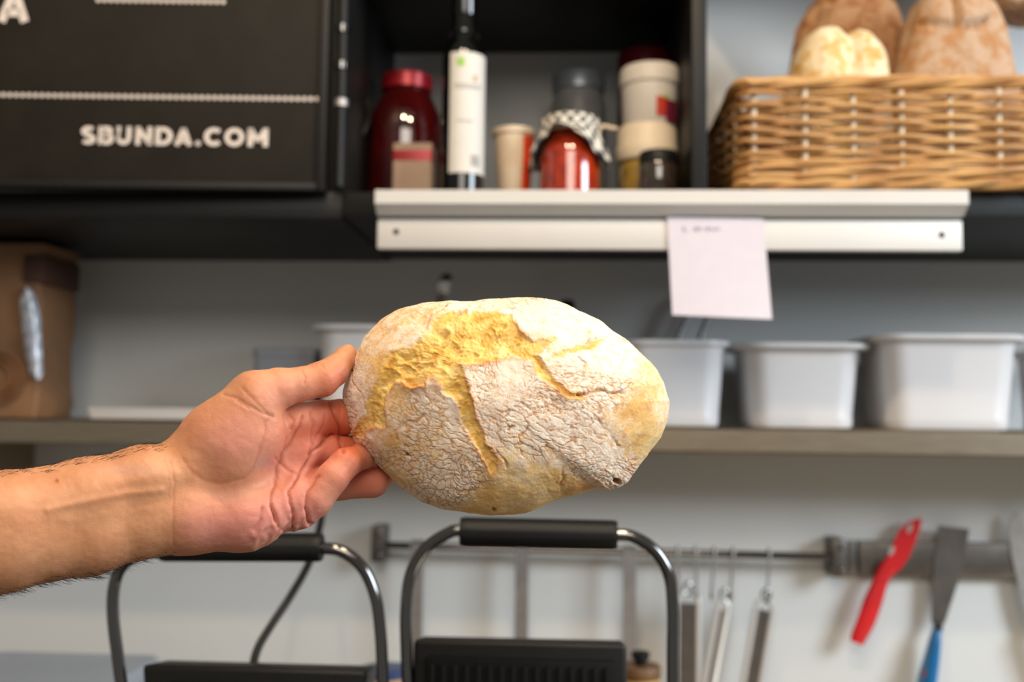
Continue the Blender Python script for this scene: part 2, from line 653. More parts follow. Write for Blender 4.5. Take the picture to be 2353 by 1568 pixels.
def ribbon(mb_, pts, w, to3, closed=False, thick=0.0006):
    p = np.asarray(pts, float)
    n = len(p)
    L, R = [], []
    for i in range(n):
        if closed:
            a, b = p[(i - 1) % n], p[(i + 1) % n]
            t1, t2 = p[i] - a, b - p[i]
        else:
            t1 = p[i] - p[i - 1] if i > 0 else p[1] - p[0]
            t2 = p[i + 1] - p[i] if i < n - 1 else t1
        t1 = t1 / np.linalg.norm(t1)
        t2 = t2 / np.linalg.norm(t2)
        n1 = np.array([-t1[1], t1[0]])
        n2 = np.array([-t2[1], t2[0]])
        m = n1 + n2
        m = m / np.linalg.norm(m)
        k = min(1 / max(np.dot(m, n1), 0.35), 2.2)
        L.append(p[i] + m * k * w / 2)
        R.append(p[i] - m * k * w / 2)
    V = [to3(q[0], q[1], thick) for q in L] + [to3(q[0], q[1], thick) for q in R]
    V += [to3(q[0], q[1], 0) for q in L] + [to3(q[0], q[1], 0) for q in R]
    Fc = []
    for i in range(n if closed else n - 1):
        j = (i + 1) % n
        Fc += [(i, n + i, n + j, j), (i, j, 2 * n + j, 2 * n + i), (n + i, 3 * n + i, 3 * n + j, n + j)]
    mb_.add(V, Fc)


h = SW / 2
LET = {
    'S': [[*arc(.36, .715, .245, .17, 35, 270), *arc(.36, .285, .26, .17, 90, -150)[1:]]],
    'B': [[(h, 0), (h, 1)], [(h, 1 - h), (.36, 1 - h), *arc(.40, .72, .17, .165, 90, -90), (h, .53)], [(h, .53), (.40, .53), *arc(.42, .32, .21, .205, 90, -90), (h, h)]],
    'U': [[(h, 1), (h, .40), *arc(.39, .40, .275, .285, 180, 360), (.665, 1)]],
    'N': [[(h, 0), (h, 1)], [(h, .92), (.70, .08)], [(.70, 0), (.70, 1)]],
    'D': [[(h, 0), (h, 1)], [(h, 1 - h), (.34, 1 - h), *arc(.36, .5, .38, .385, 90, -90), (h, h)]],
    'A': [[(.09, 0), (.42, .93)], [(.42, .93), (.75, 0)], [(.2, .27), (.64, .27)]],
    '.': [[*arc(.13, .13, .05, .05, 0, 300, 6)]],
    'C': [arc(.48, .5, .37, .385, 45, 315, 22)],
    'O': [arc(.5, .5, .385, .385, 0, 345, 23)],
    'M': [[(h, 0), (h, 1)], [(h + .01, .93), (.46, .28)], [(.46, .28), (.81, .93)], [(.82, 0), (.82, 1)]],
}


def put_letter(ch, px0, px1, base_y, top_y):
    a = door_xy(px0, base_y)
    b = door_xy(px1, base_y)
    t = door_xy(px0, top_y)
    xs = [q[0] for st in LET[ch] for q in st]
    wl, wr = min(xs) - h, max(xs) + h
    if ch == 'A':
        wl, wr = -.03, .87
    sx = (b[0] - a[0]) / (wr - wl)
    sz = t[1] - a[1]

    def to3(u, v, w):
        return hinge + np.array([a[0] + (u - wl) * sx, -0.0185 - w, a[1] + v * sz])
    m_ = MB()
    for st in LET[ch]:
        ribbon(m_, st, SW * (1.0 if ch != '.' else 0.75), to3, closed=(ch in 'O.'))
    return m_.build('letter', M['print'], door, smooth=False)


xsz = [(468, 553), (568, 658), (672, 758), (785, 880), (900, 1000), (1010, 1115), (1130, 1170), (1183, 1285), (1303, 1415), (1438, 1555)]
for i, ch in enumerate('SBUNDA.COM'):
    k = 860 / 2175.0
    a, b = xsz[i][0] * k, xsz[i][1] * k
    yb = 331 + (a - 185) * 0.0138
    if ch == '.':
        b = a + (b - a) * 0.95
    put_letter(ch, a, b, yb, yb - 42)
put_letter('A', -8, 66, 49, -30)


def dotted(px0, py0, px1, py1, n):
    m_ = MB()
    for i in range(n):
        t = i / (n - 1)
        for dy, ph in ((0.0, 0.0),):
            q = door_xy(px0 + (px1 - px0) * (i + ph) / (n - 1), py0 + (py1 - py0) * t + dy)
            c = hinge + np.array([q[0], -0.0188, q[1]])
            rr = 0.0033
            V = [c + np.array([rr * math.cos(2 * PI * k / 8), 0, rr * math.sin(2 * PI * k / 8)]) for k in range(8)]
            V2 = [v + np.array([0, 0.0006, 0]) for v in V]
            m_.add(V + V2, [tuple(range(8))] + [(k, k + 8, (k + 1) % 8 + 8, (k + 1) % 8) for k in range(8)])
    return m_.build('dotted_line', M['print'], door, smooth=False)


dotted(-8, 217, 728, 227, 51)
dotted(225, -1, 512, 3, 21)

# ------------------------------------------------------------------ white shelf edge with its rail
wx0, wx1 = PX(862, 432, YC - 0.03), PX(2226, 440, YC - 0.03)
z1 = PZ(1500, 436, YC - 0.03)
z2 = PZ(1500, 468, YC - 0.03)
z3 = PZ(1500, 502, YC)
sh = empty('shelf_front', ((wx0 + wx1) / 2, YC, z3), 'long white laminate shelf front below the jars and basket', 'shelf')
sec = [(YC + 0.003, z1), (YC - 0.028, z1), (YC - 0.030, z1 - 0.002), (YC - 0.030, z2), (YC - 0.012, z3 + 0.001), (YC + 0.003, z3 + 0.001)]
V = [(wx0, y, z) for y, z in sec] + [(wx1, y, z) for y, z in sec]
n = len(sec)
mk('front_profile', V, [tuple(range(n)), tuple(range(n, 2 * n))[::-1]] + [(i, n + i, n + (i + 1) % n, (i + 1) % n) for i in range(n)], M['white'], sh, smooth=False)
z4 = PZ(1500, 508, YC)
z5 = PZ(1500, 577, YC)
rx0, rx1 = PX(866, 540, YC - 0.01), PX(2213, 545, YC - 0.01)
MB().box((rx0, YC - 0.010, z5), (rx1, YC + 0.003, z4), 0.0025).build('mounting_rail', M['white'], sh)
for px, py in ((910, 533), (2164, 540)):
    c = P(px, py, YC - 0.0102)
    V = [c + np.array([0.0042 * math.cos(2 * PI * k / 14), 0, 0.0042 * math.sin(2 * PI * k / 14)]) for k in range(14)]
    V2 = [v + np.array([0, 0.001, 0]) for v in V]
    mk('screw_hole', V + V2, [tuple(range(14))] + [(k, k + 14, (k + 1) % 14 + 14, (k + 1) % 14) for k in range(14)], M['hole'], sh, smooth=False)

# ------------------------------------------------------------------ paper note
Yn = YC - 0.0125
corners = [(1533, 500), (1754, 503), (1774, 734), (1545, 724)]
nu, nv = 12, 14
V = []
for j in range(nv + 1):
    for i in range(nu + 1):
        a, b = i / nu, j / nv
        p0 = np.array(corners[0]) * (1 - a) + np.array(corners[1]) * a
        p1 = np.array(corners[3]) * (1 - a) + np.array(corners[2]) * a
        q = p0 * (1 - b) + p1 * b
        V.append(P(q[0], q[1], Yn - 0.010 * b * b - 0.003 * math.sin(PI * a) * b))
nn = len(V)
V = V + [v + np.array([0, 0.0006, 0]) for v in V]
Fc = []
for j in range(nv):
    for i in range(nu):
        k = j * (nu + 1) + i
        Fc.append((k, k + nu + 1, k + nu + 2, k + 1))
        Fc.append((nn + k, nn + k + 1, nn + k + nu + 2, nn + k + nu + 1))
note = mk('paper_note', V, Fc, M['paper'])
tag(note, 'pale pink paper note hanging from the white shelf front', 'note')
mb = MB()
for i, pts in enumerate([[(1572, 520), (1570, 530), (1580, 531)], [(1594, 531), (1598, 522), (1602, 531), (1608, 522), (1612, 531)], [(1618, 527), (1626, 522), (1626, 531), (1634, 523), (1640, 531), (1648, 523), (1654, 530)]]):
    ribbon(mb, pts, 2.6, lambda u, v, w: P(u, v, Yn - 0.0006 - w), thick=0.0003)
mb.build('handwriting', M['pencil'], note, smooth=False)

# ------------------------------------------------------------------ jars in the open shelf


def on_shelf(pxc, Y):
    c = P(pxc, 400, Y)
    return np.array([c[0], Y, zt + 0.0005])


def zrel(px, py, Y):
    return PZ(px, py, Y) - zt - 0.0005


def wpx(n_, Y):
    return n_ * Y / F


# big jar of red sauce
Y = 1.56
c = on_shelf(932, Y)
r = wpx(92, Y)
hh = zrel(940, 178, Y)
jar = empty('sauce_jar', c, 'large jar of red sauce with a red lid, beside the dark bottle', 'jar')
MB().lathe([(r * .9, 0), (r, .008), (r, hh * .55), (r * .93, hh * .70), (r * .70, hh * .83), (r * .60, hh * .87), (r * .60, hh * .92)], c, 48).build('glass_body', M['sauce'], jar)
MB().lathe([(r * .62, hh * .89), (r * .66, hh * .895), (r * .66, hh * .985), (r * .62, hh), (0.001, hh)], c, 48).build('lid', M['redlid'], jar)

# small carton in front of it
Y = 1.47
c = on_shelf(952, Y)
hh = zrel(950, 337, Y)
ct = empty('spice_box', c, 'small beige box with a red band in front of the sauce jar', 'box')
hw = wpx(46, Y)
MB().rloft([(hw, .022, 0, .003), (hw, .022, hh * .98, .003), (hw * .97, .021, hh, .003)], c).build('box_body', M['kraftbox'], ct)
MB().rloft([(hw + .0006, .0226, hh * .72, .003), (hw + .0006, .0226, hh * .88, .003)], c).build('band', M['redlid'], ct)

# coiled black cable hanging at the left of the open shelf
c = P(812, 270, 1.50)
th = np.linspace(-0.6 * PI, 1.35 * PI, 44)
pts = [(c[0] + .020 * math.cos(a) + 0.004, 1.50 + 0.012 * math.sin(a * 2), c[2] + .042 * math.sin(a)) for a in th]
tail = [(pts[0][0] - .004, 1.49, zt + .03), (pts[0][0] - .002, 1.485, zt + .0045), (pts[0][0] + .012, 1.46, zt + .0045)][::-1]
mb = MB().tube(spline(tail + pts, 3), 0.0042, 10)
tag(mb.build('cable', M['rubber']), 'black looped cable at the far left of the open shelf', 'cable')

# olive oil bottle
Y = 1.415
c = on_shelf(1062, Y)
r = wpx(50, Y)
zs = zrel(1060, 118, Y)
bt = empty('oil_bottle', c, 'tall dark glass bottle with a white label', 'bottle')
hN = zrel(1060, -110, Y)
MB().lathe([(r * .85, 0), (r, .006), (r, zs - .014), (r * .95, zs - .004), (r * .78, zs + .008), (r * .64, zs + .018), (r * .60, zs + .03), (r * .56, hN - .045)], c, 48).build('glass_body', M['oilglass'], bt)
MB().lathe([(r * .60, zs + .05), (r * .62, zs + .052), (r * .59, hN - .004), (r * .56, hN), (.001, hN)], c, 32).build('capsule', M['oilglass'], bt)
MB().lathe([(r * .62, zs + .0215), (r * .69, zs + .0225), (r * .69, zs + .026), (r * .62, zs + .027)], c, 40).build('neck_ring', M['oilglass'], bt)


def patch(c_, r_, a0, a1, za, zb_, mat, name, parent, n=16, tilt=0.0):
    V = []
    for i in range(n + 1):
        a = a0 + (a1 - a0) * i / n
        for z in (za, zb_):
            V.append((c_[0] + r_ * math.cos(a), c_[1] + r_ * math.sin(a), c_[2] + z + tilt * math.sin(2 * (a - a0))))
    k = len(V)
    V += [(c_[0] + (x - c_[0]) * .985, c_[1] + (y - c_[1]) * .985, z) for x, y, z in V]
    Fc = [(2 * i, 2 * i + 2, 2 * i + 3, 2 * i + 1) for i in range(n)] + [(k + 2 * i, k + 2 * i + 1, k + 2 * i + 3, k + 2 * i + 2) for i in range(n)]
    return mk(name, V, Fc, mat, parent)


lz0, lz1 = zrel(1060, 408, Y), zrel(1060, 136, Y)
lab = patch(c, r + .0006, math.radians(-122), math.radians(0), lz0, lz1, M['label'], 'label', bt, 24)
lh = lz1 - lz0
patch(c, r + .0011, math.radians(-102), math.radians(-82), lz0 + lh * .88, lz0 + lh * .95, M['logogreen'], 'logo', lab, 8)
for f0, a0, a1 in ((.72, -110, -30), (.42, -100, -58), (.695, -104, -42)):
    patch(c, r + .0011, math.radians(a0), math.radians(a1), lz0 + lh * f0, lz0 + lh * (f0 + .012), M['greyprint'], 'print_line', lab, 12)
patch(c, r + .0011, math.radians(-62), math.radians(-36), lz0 + lh * .06, lz0 + lh * .15, M['greyprint'], 'barcode', lab, 8)
patch(c, r + .0011, math.radians(-58), math.radians(-48), lz0 + lh * .76, lz0 + lh * .81, M['wood'], 'emblem', lab, 6)

# beige cup with an orange panel
Y = 1.46
c = on_shelf(1180, 1.475) 
Y = 1.475
hh = zrel(1180, 302, Y)
r = wpx(50, Y)
cu = empty('yoghurt_cup', c, 'beige tapered cup with an orange panel beside the cloth-topped jar', 'cup')
MB().lathe([(r * .66, 0), (r * .70, .002), (r * .92, hh * .93), (r * 1.0, hh * .93), (r * 1.02, hh * .96), (r * 1.0, hh), (r * .9, hh), (.001, hh * .99)], c, 40).build('cup_body', M['cup'], cu)
V = []
for i in range(13):
    a = math.radians(-58 + 70 * i / 12)
    for t in (.06, .90):
        rr = r * (.70 + .22 * t / .93) + .0009
        V.append((c[0] + rr * math.cos(a), c[1] + rr * math.sin(a), c[2] + hh * t))
k = len(V)
V += [(c[0] + (x - c[0]) * .97, c[1] + (y - c[1]) * .97, z) for x, y, z in V]
mk('panel', V, [(2 * i, 2 * i + 2, 2 * i + 3, 2 * i + 1) for i in range(12)] + [(k + 2 * i, k + 2 * i + 1, k + 2 * i + 3, k + 2 * i + 2) for i in range(12)], M['orange'], cu)

# jar with a tied cloth cover
Y = 1.445
c = on_shelf(1310, Y)
hh = zrel(1310, 268, Y)
r = wpx(70, Y)
cj = empty('cloth_topped_jar', c, 'jar of orange-red preserve under a tied checked cloth', 'jar')
MB().lathe([(r * .92, 0), (r, .005), (r, hh * .52), (r * .93, hh * .64), (r * .78, hh * .72), (r * .78, hh * .93), (r * .74, hh * .96)], c, 48).build('glass_body', M['pepper'], cj)
ns, prof = 96, [(.02, 1.0), (.4, 1.0), (.72, .99), (.93, .955), (1.0, .88), (.98, .82), (1.06, .77), (1.24, .67), (1.36, .57)]
V, UV = [], []
for jx, (fr, fz) in enumerate(prof):
    for k in range(ns + 1):
        a = 2 * PI * k / ns
        skirt = max(0.0, (jx - 5) / 3.0)
        rr = r * fr * (1 + 0.07 * skirt * math.sin(9 * a) + 0.015 * math.sin(23 * a) * (jx > 1))
        flap = abs(math.cos(a + .25)) ** 1.5
        zz = hh * (fz + (0.24 * (1 - flap) - 0.16 * flap) * skirt)
        V.append((c[0] + rr * math.cos(a), c[1] + rr * math.sin(a), c[2] + zz))
        UV.append((k / ns * 30, jx * 1.0 + .5))
st = ns + 1
Fc = [(j * st + k, (j + 1) * st + k, (j + 1) * st + k + 1, j * st + k + 1) for j in range(len(prof) - 1) for k in range(ns)]
cl = mk('cloth_cover', V, Fc, M['cloth'], cj)
uvl = cl.data.uv_layers.new(name='UVMap')
for lp in cl.data.loops:
    uvl.data[lp.index].uv = UV[lp.vertex_index]
so = cl.modifiers.new('thickness', 'SOLIDIFY')
so.thickness = 0.0012
pts = [(c[0] + r * .93 * math.cos(a), c[1] + r * .93 * math.sin(a), c[2] + hh * .80) for a in np.linspace(0, 2 * PI, 40, endpoint=False)]
MB().tube(pts, .0018, 8, closed=True).build('string', M['cup'], cj)
bw = P(1398, 305, Y)
MB().tube(spline([(c[0] + r * .93, Y - .01, c[2] + hh * .8), bw + np.array([-.01, -.012, .006]), bw + np.array([.012, -.012, .002])], 6), .003, 8).build('string_end', M['cup'], cj)

# grey lidded jar behind
Y = 1.64
c = on_shelf(1328, Y)
hh = zrel(1330, 176, Y)
r = wpx(64, Y)
gj = empty('grey_jar', c, 'tall frosted jar with a grey metal lid behind the cloth-topped jar', 'jar')
MB().lathe([(r * .9, 0), (r, .006), (r, hh * .80), (r * .9, hh * .87), (r * .88, hh * .9)], c, 40).build('glass_body', M['greyjar'], gj)
MB().lathe([(r * .93, hh * .885), (r * .97, hh * .89), (r * .97, hh * .985), (r * .93, hh), (.001, hh)], c, 40).build('lid', M['tinlid'], gj)
c2_ = on_shelf(1252, 1.66)
# dark red lidded jar at the back right
Y = 1.65
c = on_shelf(1482, Y)
hh = zrel(1480, 126, Y)
r = wpx(66, Y)
dj = empty('dark_jar', c, 'tall dark jar with a dark red lid at the back right of the shelf', 'jar')
MB().lathe([(r * .9, 0), (r, .006), (r, hh * .78), (r * .86, hh * .85), (r * .85, hh * .88)], c, 40).build('glass_body', M['darkjar'], dj)
MB().lathe([(r * .93, hh * .865), (r * .98, hh * .87), (r * .98, hh * .975), (r * .92, hh), (.001, hh)], c, 40).build('lid', M['darkredlid'], dj)

# stack: lower yellow jar with a cream lid, tub on top
Y = 1.52
c = on_shelf(1487, Y)
r = wpx(71, Y)
h1 = zrel(1490, 298, Y)
yj = empty('pickle_jar', c, 'squat yellowish jar with a cream lid under the fruit-printed tub', 'jar')
MB().lathe([(r * .86, 0), (r * .92, .005), (r * .92, h1 * .55), (r * .86, h1 * .62)], c, 40).build('glass_body', M['yellowglass'], yj)
MB().lathe([(r * .98, h1 * .60), (r * 1.02, h1 * .62), (r * 1.02, h1 * .76), (r * .98, h1 * .80), (r * .97, h1 * .96), (r * .93, h1), (.001, h1)], c, 40).build('lid', M['cream'], yj)
h2 = zrel(1490, 163, Y)
c3 = c + np.array([.004, 0, h1 + .0005])
ht = h2 - h1
pt = empty('fruit_tub', c3, 'white round tub with a red fruit print, standing on the cream lid', 'tub')
MB().lathe([(r * .86, 0), (r * .90, .003), (r * .93, ht * .68), (r * .93, ht * .70)], c3, 40).build('tub_body', M['pottub'], pt)
MB().lathe([(r * .97, ht * .69), (r * .99, ht * .70), (r * .99, ht * .95), (r * .93, ht), (.001, ht)], c3, 40).build('lid', M['pottub'], pt)
patch(c3, r * .93 + .0004, math.radians(-82), math.radians(-58), ht * .10, ht * .42, M['redprint'], 'fruit_print', pt, 8)
patch(c3, r * .935 + .0006, math.radians(-62), math.radians(-30), ht * .02, ht * .38, M['purple'], 'fruit_print', pt, 8)
patch(c3, r * .935 + .0007, math.radians(-68), math.radians(-56), ht * .40, ht * .45, M['logogreen'], 'leaf_print', pt, 6)

# small dark jar in front
Y = 1.43
c = on_shelf(1513, Y)
hh = zrel(1513, 352, Y)
r = wpx(45, Y)
sj = empty('spread_jar', c, 'small dark glass jar in front of the pickle jar', 'jar')
MB().lathe([(r * .92, 0), (r, .004), (r, hh * .70), (r * .95, hh * .76)], c, 40).build('glass_body', M['darkjar'], sj)
MB().lathe([(r * .98, hh * .75), (r * 1.0, hh * .76), (r * 1.0, hh * .97), (r * .95, hh), (.001, hh)], c, 40).build('lid', M['black'], sj)

# ------------------------------------------------------------------ wicker basket
YB = 1.335
bx0 = PX(1703, 300, YB)
bw_, bd_, cr_ = 0.52, 0.33, 0.013
bx1 = bx0 + bw_
bh = PZ(2000, 178, YB) - zt
bc = np.array([(bx0 + bx1) / 2, YB + bd_ / 2, zt + .0005])
bk = empty('bread_basket', bc, 'rectangular woven wicker basket holding loaves', 'basket')


def perim(n, off=0.0, hw=bw_ / 2, hd=bd_ / 2, cr=cr_):
    """points, outward normals and arc length along the basket's rounded rectangle, starting at the front left"""
    segs = []
    a, b = hw - cr, hd - cr
    pts_ = []
    for k in range(n):
        pts_.append(k / n)
    Lx, Ly, Lc = 2 * a, 2 * b, cr * PI / 2
    T = 2 * Lx + 2 * Ly + 4 * Lc
    out, nor, arc_ = [], [], []
    for q in pts_:
        s = q * T
        arc_.append(s)
        legs = [(Lx, 0), (Lc, 1), (Ly, 2), (Lc, 3), (Lx, 4), (Lc, 5), (Ly, 6), (Lc, 7)]
        for L_, id_ in legs:
            if s <= L_:
                break
            s -= L_
        t = s / L_
        if id_ == 0:
            p, nn_ = (-a + 2 * a * t, -hd), (0, -1)
        elif id_ == 2:
            p, nn_ = (hw, -b + 2 * b * t), (1, 0)
        elif id_ == 4:
            p, nn_ = (a - 2 * a * t, hd), (0, 1)
        elif id_ == 6:
            p, nn_ = (-hw, b - 2 * b * t), (-1, 0)
        else:
            qd = {1: (a, -b, -90), 3: (a, b, 0), 5: (-a, b, 90), 7: (-a, -b, 180)}[id_]
            ang = math.radians(qd[2] + 90 * t)
            nn_ = (math.cos(ang), math.sin(ang))
            p = (qd[0] + cr * nn_[0], qd[1] + cr * nn_[1])
        out.append(p)
        nor.append(nn_)
    return np.array(out), np.array(nor), np.array(arc_), T


pp, pn, ps, PT = perim(420)
NST = 26
spc = PT / NST
s0 = wpx(1735 - 1703, YB) - cr_
for i in range(NST):
    s = (s0 + i * spc) % PT
    k = int(round(s / PT * 420)) % 420
    x, y = bc[0] + pp[k][0] - pn[k][0] * .002, bc[1] + pp[k][1] - pn[k][1] * .002
    MB().tube([(x, y, bc[2] + .004), (x, y, bc[2] + bh * .5), (x, y, bc[2] + bh - .008)], .0042, 8).build('stake', M['stake'], bk)


def weaver(z, r_, amp, phase, wob, name='weaver', mat='wicker', per=1.0, vz=0.0):
    a = PI * (ps - s0) / spc * per + phase
    off = amp * np.cos(a)
    zz = bc[2] + z + wob * np.sin(ps * 9 + z * 300) + wob * .7 * np.sin(ps * 23 + z * 900) + vz * np.sin(a)
    P3 = np.stack([bc[0] + pp[:, 0] + pn[:, 0] * off, bc[1] + pp[:, 1] + pn[:, 1] * off, zz], 1)
    return MB().tube(P3, r_, 7, closed=True).build(name, M[mat], bk)


nrow = 11
for i in range(nrow):
    weaver(bh * (.30 + .055 * i), .0036, .0078, PI * (i % 2), .0013)
for i in range(3):
    weaver(bh * (.10 + .062 * i) + .0005, .0049, .0062, 2 * PI * i / 3, .0008, per=.667, vz=.002)
    weaver(bh * (.10 + .062 * i) + .0035, .0044, .0062, 2 * PI * i / 3 + PI, .0008, per=.667, vz=.002)
for i in range(2):
    weaver(.0065, .0055, .005, PI * i, .0, per=.9, vz=.0035, name='base_weaver')
for i in range(3):
    weaver(bh - .0085 + .001 * (i == 1), .0062, .0055, 2 * PI * i / 3, .0004, per=.55, vz=.0045, name='rim_weaver')
MB().box((bc[0] - bw_ / 2 + .006, bc[1] - bd_ / 2 + .006, bc[2] + .002), (bc[0] + bw_ / 2 - .006, bc[1] + bd_ / 2 - .006, bc[2] + .010), .003).build('basket_floor', M['wicker'], bk)
hx = P(1770, 150, YB + .13)
hz = bc[2] + bh - .01
pts = spline([(bx0 + .004, YB + .06, hz), (bx0 + .006, YB + .075, hz + .018), (bx0 + .008, YB + .13, hz + .034), (bx0 + .006, YB + .19, hz + .018), (bx0 + .004, YB + .21, hz)], 8)
MB().tube(pts, .0065, 10).build('handle', M['wicker'], bk)

# ------------------------------------------------------------------ loaves in the basket
M['pale_crust'] = crust_mat('pale_floured_crust', (226, 204, 166), (214, 176, 110), (192, 140, 66), .62, 40)
M['brown_crust'] = crust_mat('brown_crust', (158, 116, 78), (142, 92, 48), (112, 64, 28), .40, 30)
M['ciab_crust'] = crust_mat('floured_brown_crust', (178, 146, 116), (168, 124, 82), (170, 112, 60), .55, 45)
M['gold_crust'] = crust_mat('golden_crust', (226, 186, 116), (208, 150, 72), (166, 98, 36), .5, 34)


def loaf(name, c_, rad, mat, label, seed, p=2.4, amp=.06, groove=None, taper=0.0, rot=(0, 0, 0), group=None):
    bm = bmesh.new()
    bmesh.ops.create_icosphere(bm, subdivisions=6, radius=1.0)
    v = np.array([q.co[:] for q in bm.verts])
    f = np.array([[q.index for q in fa.verts] for fa in bm.faces])
    bm.free()
    s = (np.abs(v) ** p).sum(1) ** (-1.0 / p)
    w = v * s[:, None]
    n_ = fbm(v[:, 0] * 2.2 + seed, v[:, 1] * 2.2, v[:, 2] * 2.2, 5, seed)
    w = w * (1 + amp * n_)[:, None]
    if groove:
        gx, gw, gd = groove
        g = np.exp(-((v[:, 0] - gx - .12 * v[:, 2]) / gw) ** 2) * sstep(-.6, .4, v[:, 2] - v[:, 1] * .6)
        w = w * (1 - gd * g)[:, None]
    if taper:
        w[:, 0] *= 1 - taper * w[:, 2]
        w[:, 1] *= 1 - taper * .5 * w[:, 2]
    w = w * np.array(rad)
    R = np.array(Matrix.Rotation(rot[2], 3, 'Z') @ Matrix.Rotation(rot[1], 3, 'Y') @ Matrix.Rotation(rot[0], 3, 'X'))
    w = w @ R.T + np.array(c_)
    o = mesh_np(name, w, f, mat)
    tag(o, label, 'bread', group)
    return o


G = 'loaves in the wicker basket'
Yb = 1.44
zin = bc[2] + .011


def bread_at(px0, px1, py0, Y):
    a, b = P(px0, py0, Y), P(px1, py0, Y)
    return (a[0] + b[0]) / 2, (b[0] - a[0]) / 2, a[2]


x, rx, zt_ = bread_at(1802, 2040, 70, 1.43)
loaf('bread_bun', (x, 1.43, (zt_ + zin) / 2), (rx * .98, .065, (zt_ - zin) / 2), M['pale_crust'], 'pale floured bun with a split top, leftmost at the basket rim', 3, 3.0, .035, groove=(.05, .16, .09), taper=.12, group=G)
x, rx, zt_ = bread_at(1800, 2095, -12, 1.57)
loaf('brown_loaf', (x, 1.565, (zt_ + zin) / 2), (rx, .058, (zt_ - zin) / 2), M['brown_crust'], 'dark brown loaf behind the pale split bun', 8, 2.3, .10, group=G)
x, rx, zt_ = bread_at(2040, 2325, -20, 1.45)
cb = loaf('ciabatta_loaf', (x, 1.45, (zt_ + zin) / 2), (rx * .93, .060, (zt_ - zin) / 2), M['ciab_crust'], 'tall floured brown loaf with a folded top, tapering upward', 12, 4.2, .035, taper=.30, group=G)
x, rx, zt_ = bread_at(2345, 2590, 72, 1.43)
loaf('golden_loaf', (x, 1.435, (zt_ + zin) / 2), (rx, .066, (zt_ - zin) / 2), M['gold_crust'], 'golden loaf cut off by the right edge of the photo', 17, 2.2, .07, taper=.3, group=G)
x, rx, zt_ = bread_at(2240, 2500, -130, 1.57)
loaf('floured_loaf', (x, 1.575, (PZ(2300, 48, 1.57) + zt_) / 2), (rx, .055, (zt_ - PZ(2300, 48, 1.57)) / 2), M['ciab_crust'], 'floured loaf lying high behind at the top right corner', 23, 2.4, .06, group=G)
loaf('gap_darkening_loaf', (bx0 + .044, 1.44, zin + .069), (.034, .08, .067), M['brown_crust'], 'made-up dark loaf added to darken the wicker gaps at the left', 31, 2.4, .05, group=G)  # invented loaf, put inside so the gaps look dark like a shaded interior
# fold line on the tall loaf
me = cb.data
co = np.empty(len(me.vertices) * 3, np.float32)
me.vertices.foreach_get('co', co)
co = co.reshape(-1, 3)
wz = co + np.array(cb.location)
zl = PZ(2180, 48, 1.40)
xc = PX(2195, 30, 1.40)
crv = zl - .010 + .35 * (wz[:, 0] - xc) ** 2 / .06
g = np.exp(-((wz[:, 2] - crv) / .0045) ** 2) * (np.abs(wz[:, 0] - xc) < .045) * (wz[:, 1] < 1.45)
g += np.exp(-((wz[:, 0] - xc) / .004) ** 2) * (wz[:, 2] > crv) * (wz[:, 1] < 1.45)
co[:, 1] += (np.clip(g, 0, 1) * .012).astype(np.float32)
bul = ((wz[:, 2] > crv) & (wz[:, 1] < 1.45) & (np.abs(wz[:, 0] - xc) < .05)).astype(np.float32)
co[:, 1] -= bul * .005
me.vertices.foreach_set('co', co.ravel())
me.update()

# ------------------------------------------------------------------ steel wall shelf with tubs
YS = 1.50
sz1 = PZ(1700, 982, YS)
sz0 = PZ(1700, 1043, YS)
ss = empty('steel_shelf', (0, YW, sz0), 'long brushed steel wall shelf carrying the white tubs', 'shelf')
sec = [(YS + .004, sz1), (YS, sz1 - .004), (YS, sz0 + .003), (YS + .003, sz0), (YS + .022, sz0), (YS + .022, sz0 + .004), (YS + .008, sz0 + .006), (YS + .008, sz1 - .006), (YW - .001, sz1 - .006), (YW - .001, sz1)]
n = len(sec)
V = [(-1.4, y, z) for y, z in sec] + [(1.4, y, z) for y, z in sec]
mk('shelf_board', V, [tuple(range(n)), tuple(range(n, 2 * n))[::-1]] + [(i, n + i, n + (i + 1) % n, (i + 1) % n) for i in range(n)], M['steel'], ss, smooth=False)
for xx in (-.95, -.1, .98):
    mb = MB().slab([(YS + .03, sz1 - .007), (YW - .001, sz1 - .007), (YW - .001, sz1 - .16), (YW - .02, sz1 - .16)], .004, lambda u, v, w: (xx + w, u, v))
    if xx != .98 and xx != -.1:
        mb.build('bracket', M['steel'], ss, smooth=False)


def tub(px0, px1, pyt, pyb, Y, label, dr=.075, rim=.012, rimdrop=.007, handle=0, name='plastic_tub'):
    a, b = P(px0, pyt, Y), P(px1, pyt, Y)
    hw = (b[0] - a[0]) / 2
    z0 = sz1 + .0005
    hh_ = a[2] - z0
    c_ = np.array([(a[0] + b[0]) / 2, Y + dr, z0])
    e = empty(name, c_, label, 'tub', 'white plastic tubs on the steel shelf')
    hb = hw - rim
    R = .035
    MB().rloft([(hb * .86, dr * .84, .0, .028), (hb * .885, dr * .865, .004, .03), (hb * .90, dr * .88, .016, R), (hb * .897, dr * .877, .0175, R), (hb * .975, dr * .965, hh_ - .018, R), (hb * 1.0, dr * .985, hh_ - .008, R)], c_, 10).build('body', M['tub'], e)
    MB().rloft([(hb * .985, dr * .97, hh_ - .010, R), (hw, dr + rim * .9, hh_ - rimdrop, R + rim), (hw + .001, dr + rim, hh_ - .002, R + rim), (hw, dr + rim * .9, hh_, R + rim), (hb * .95, dr * .94, hh_ - .001, R), (hb * .92, dr * .9, hh_ - .02, R)], c_, 10, capb=False, capt=False).build('rim', M['tub'], e)
    return e, c_, hh_


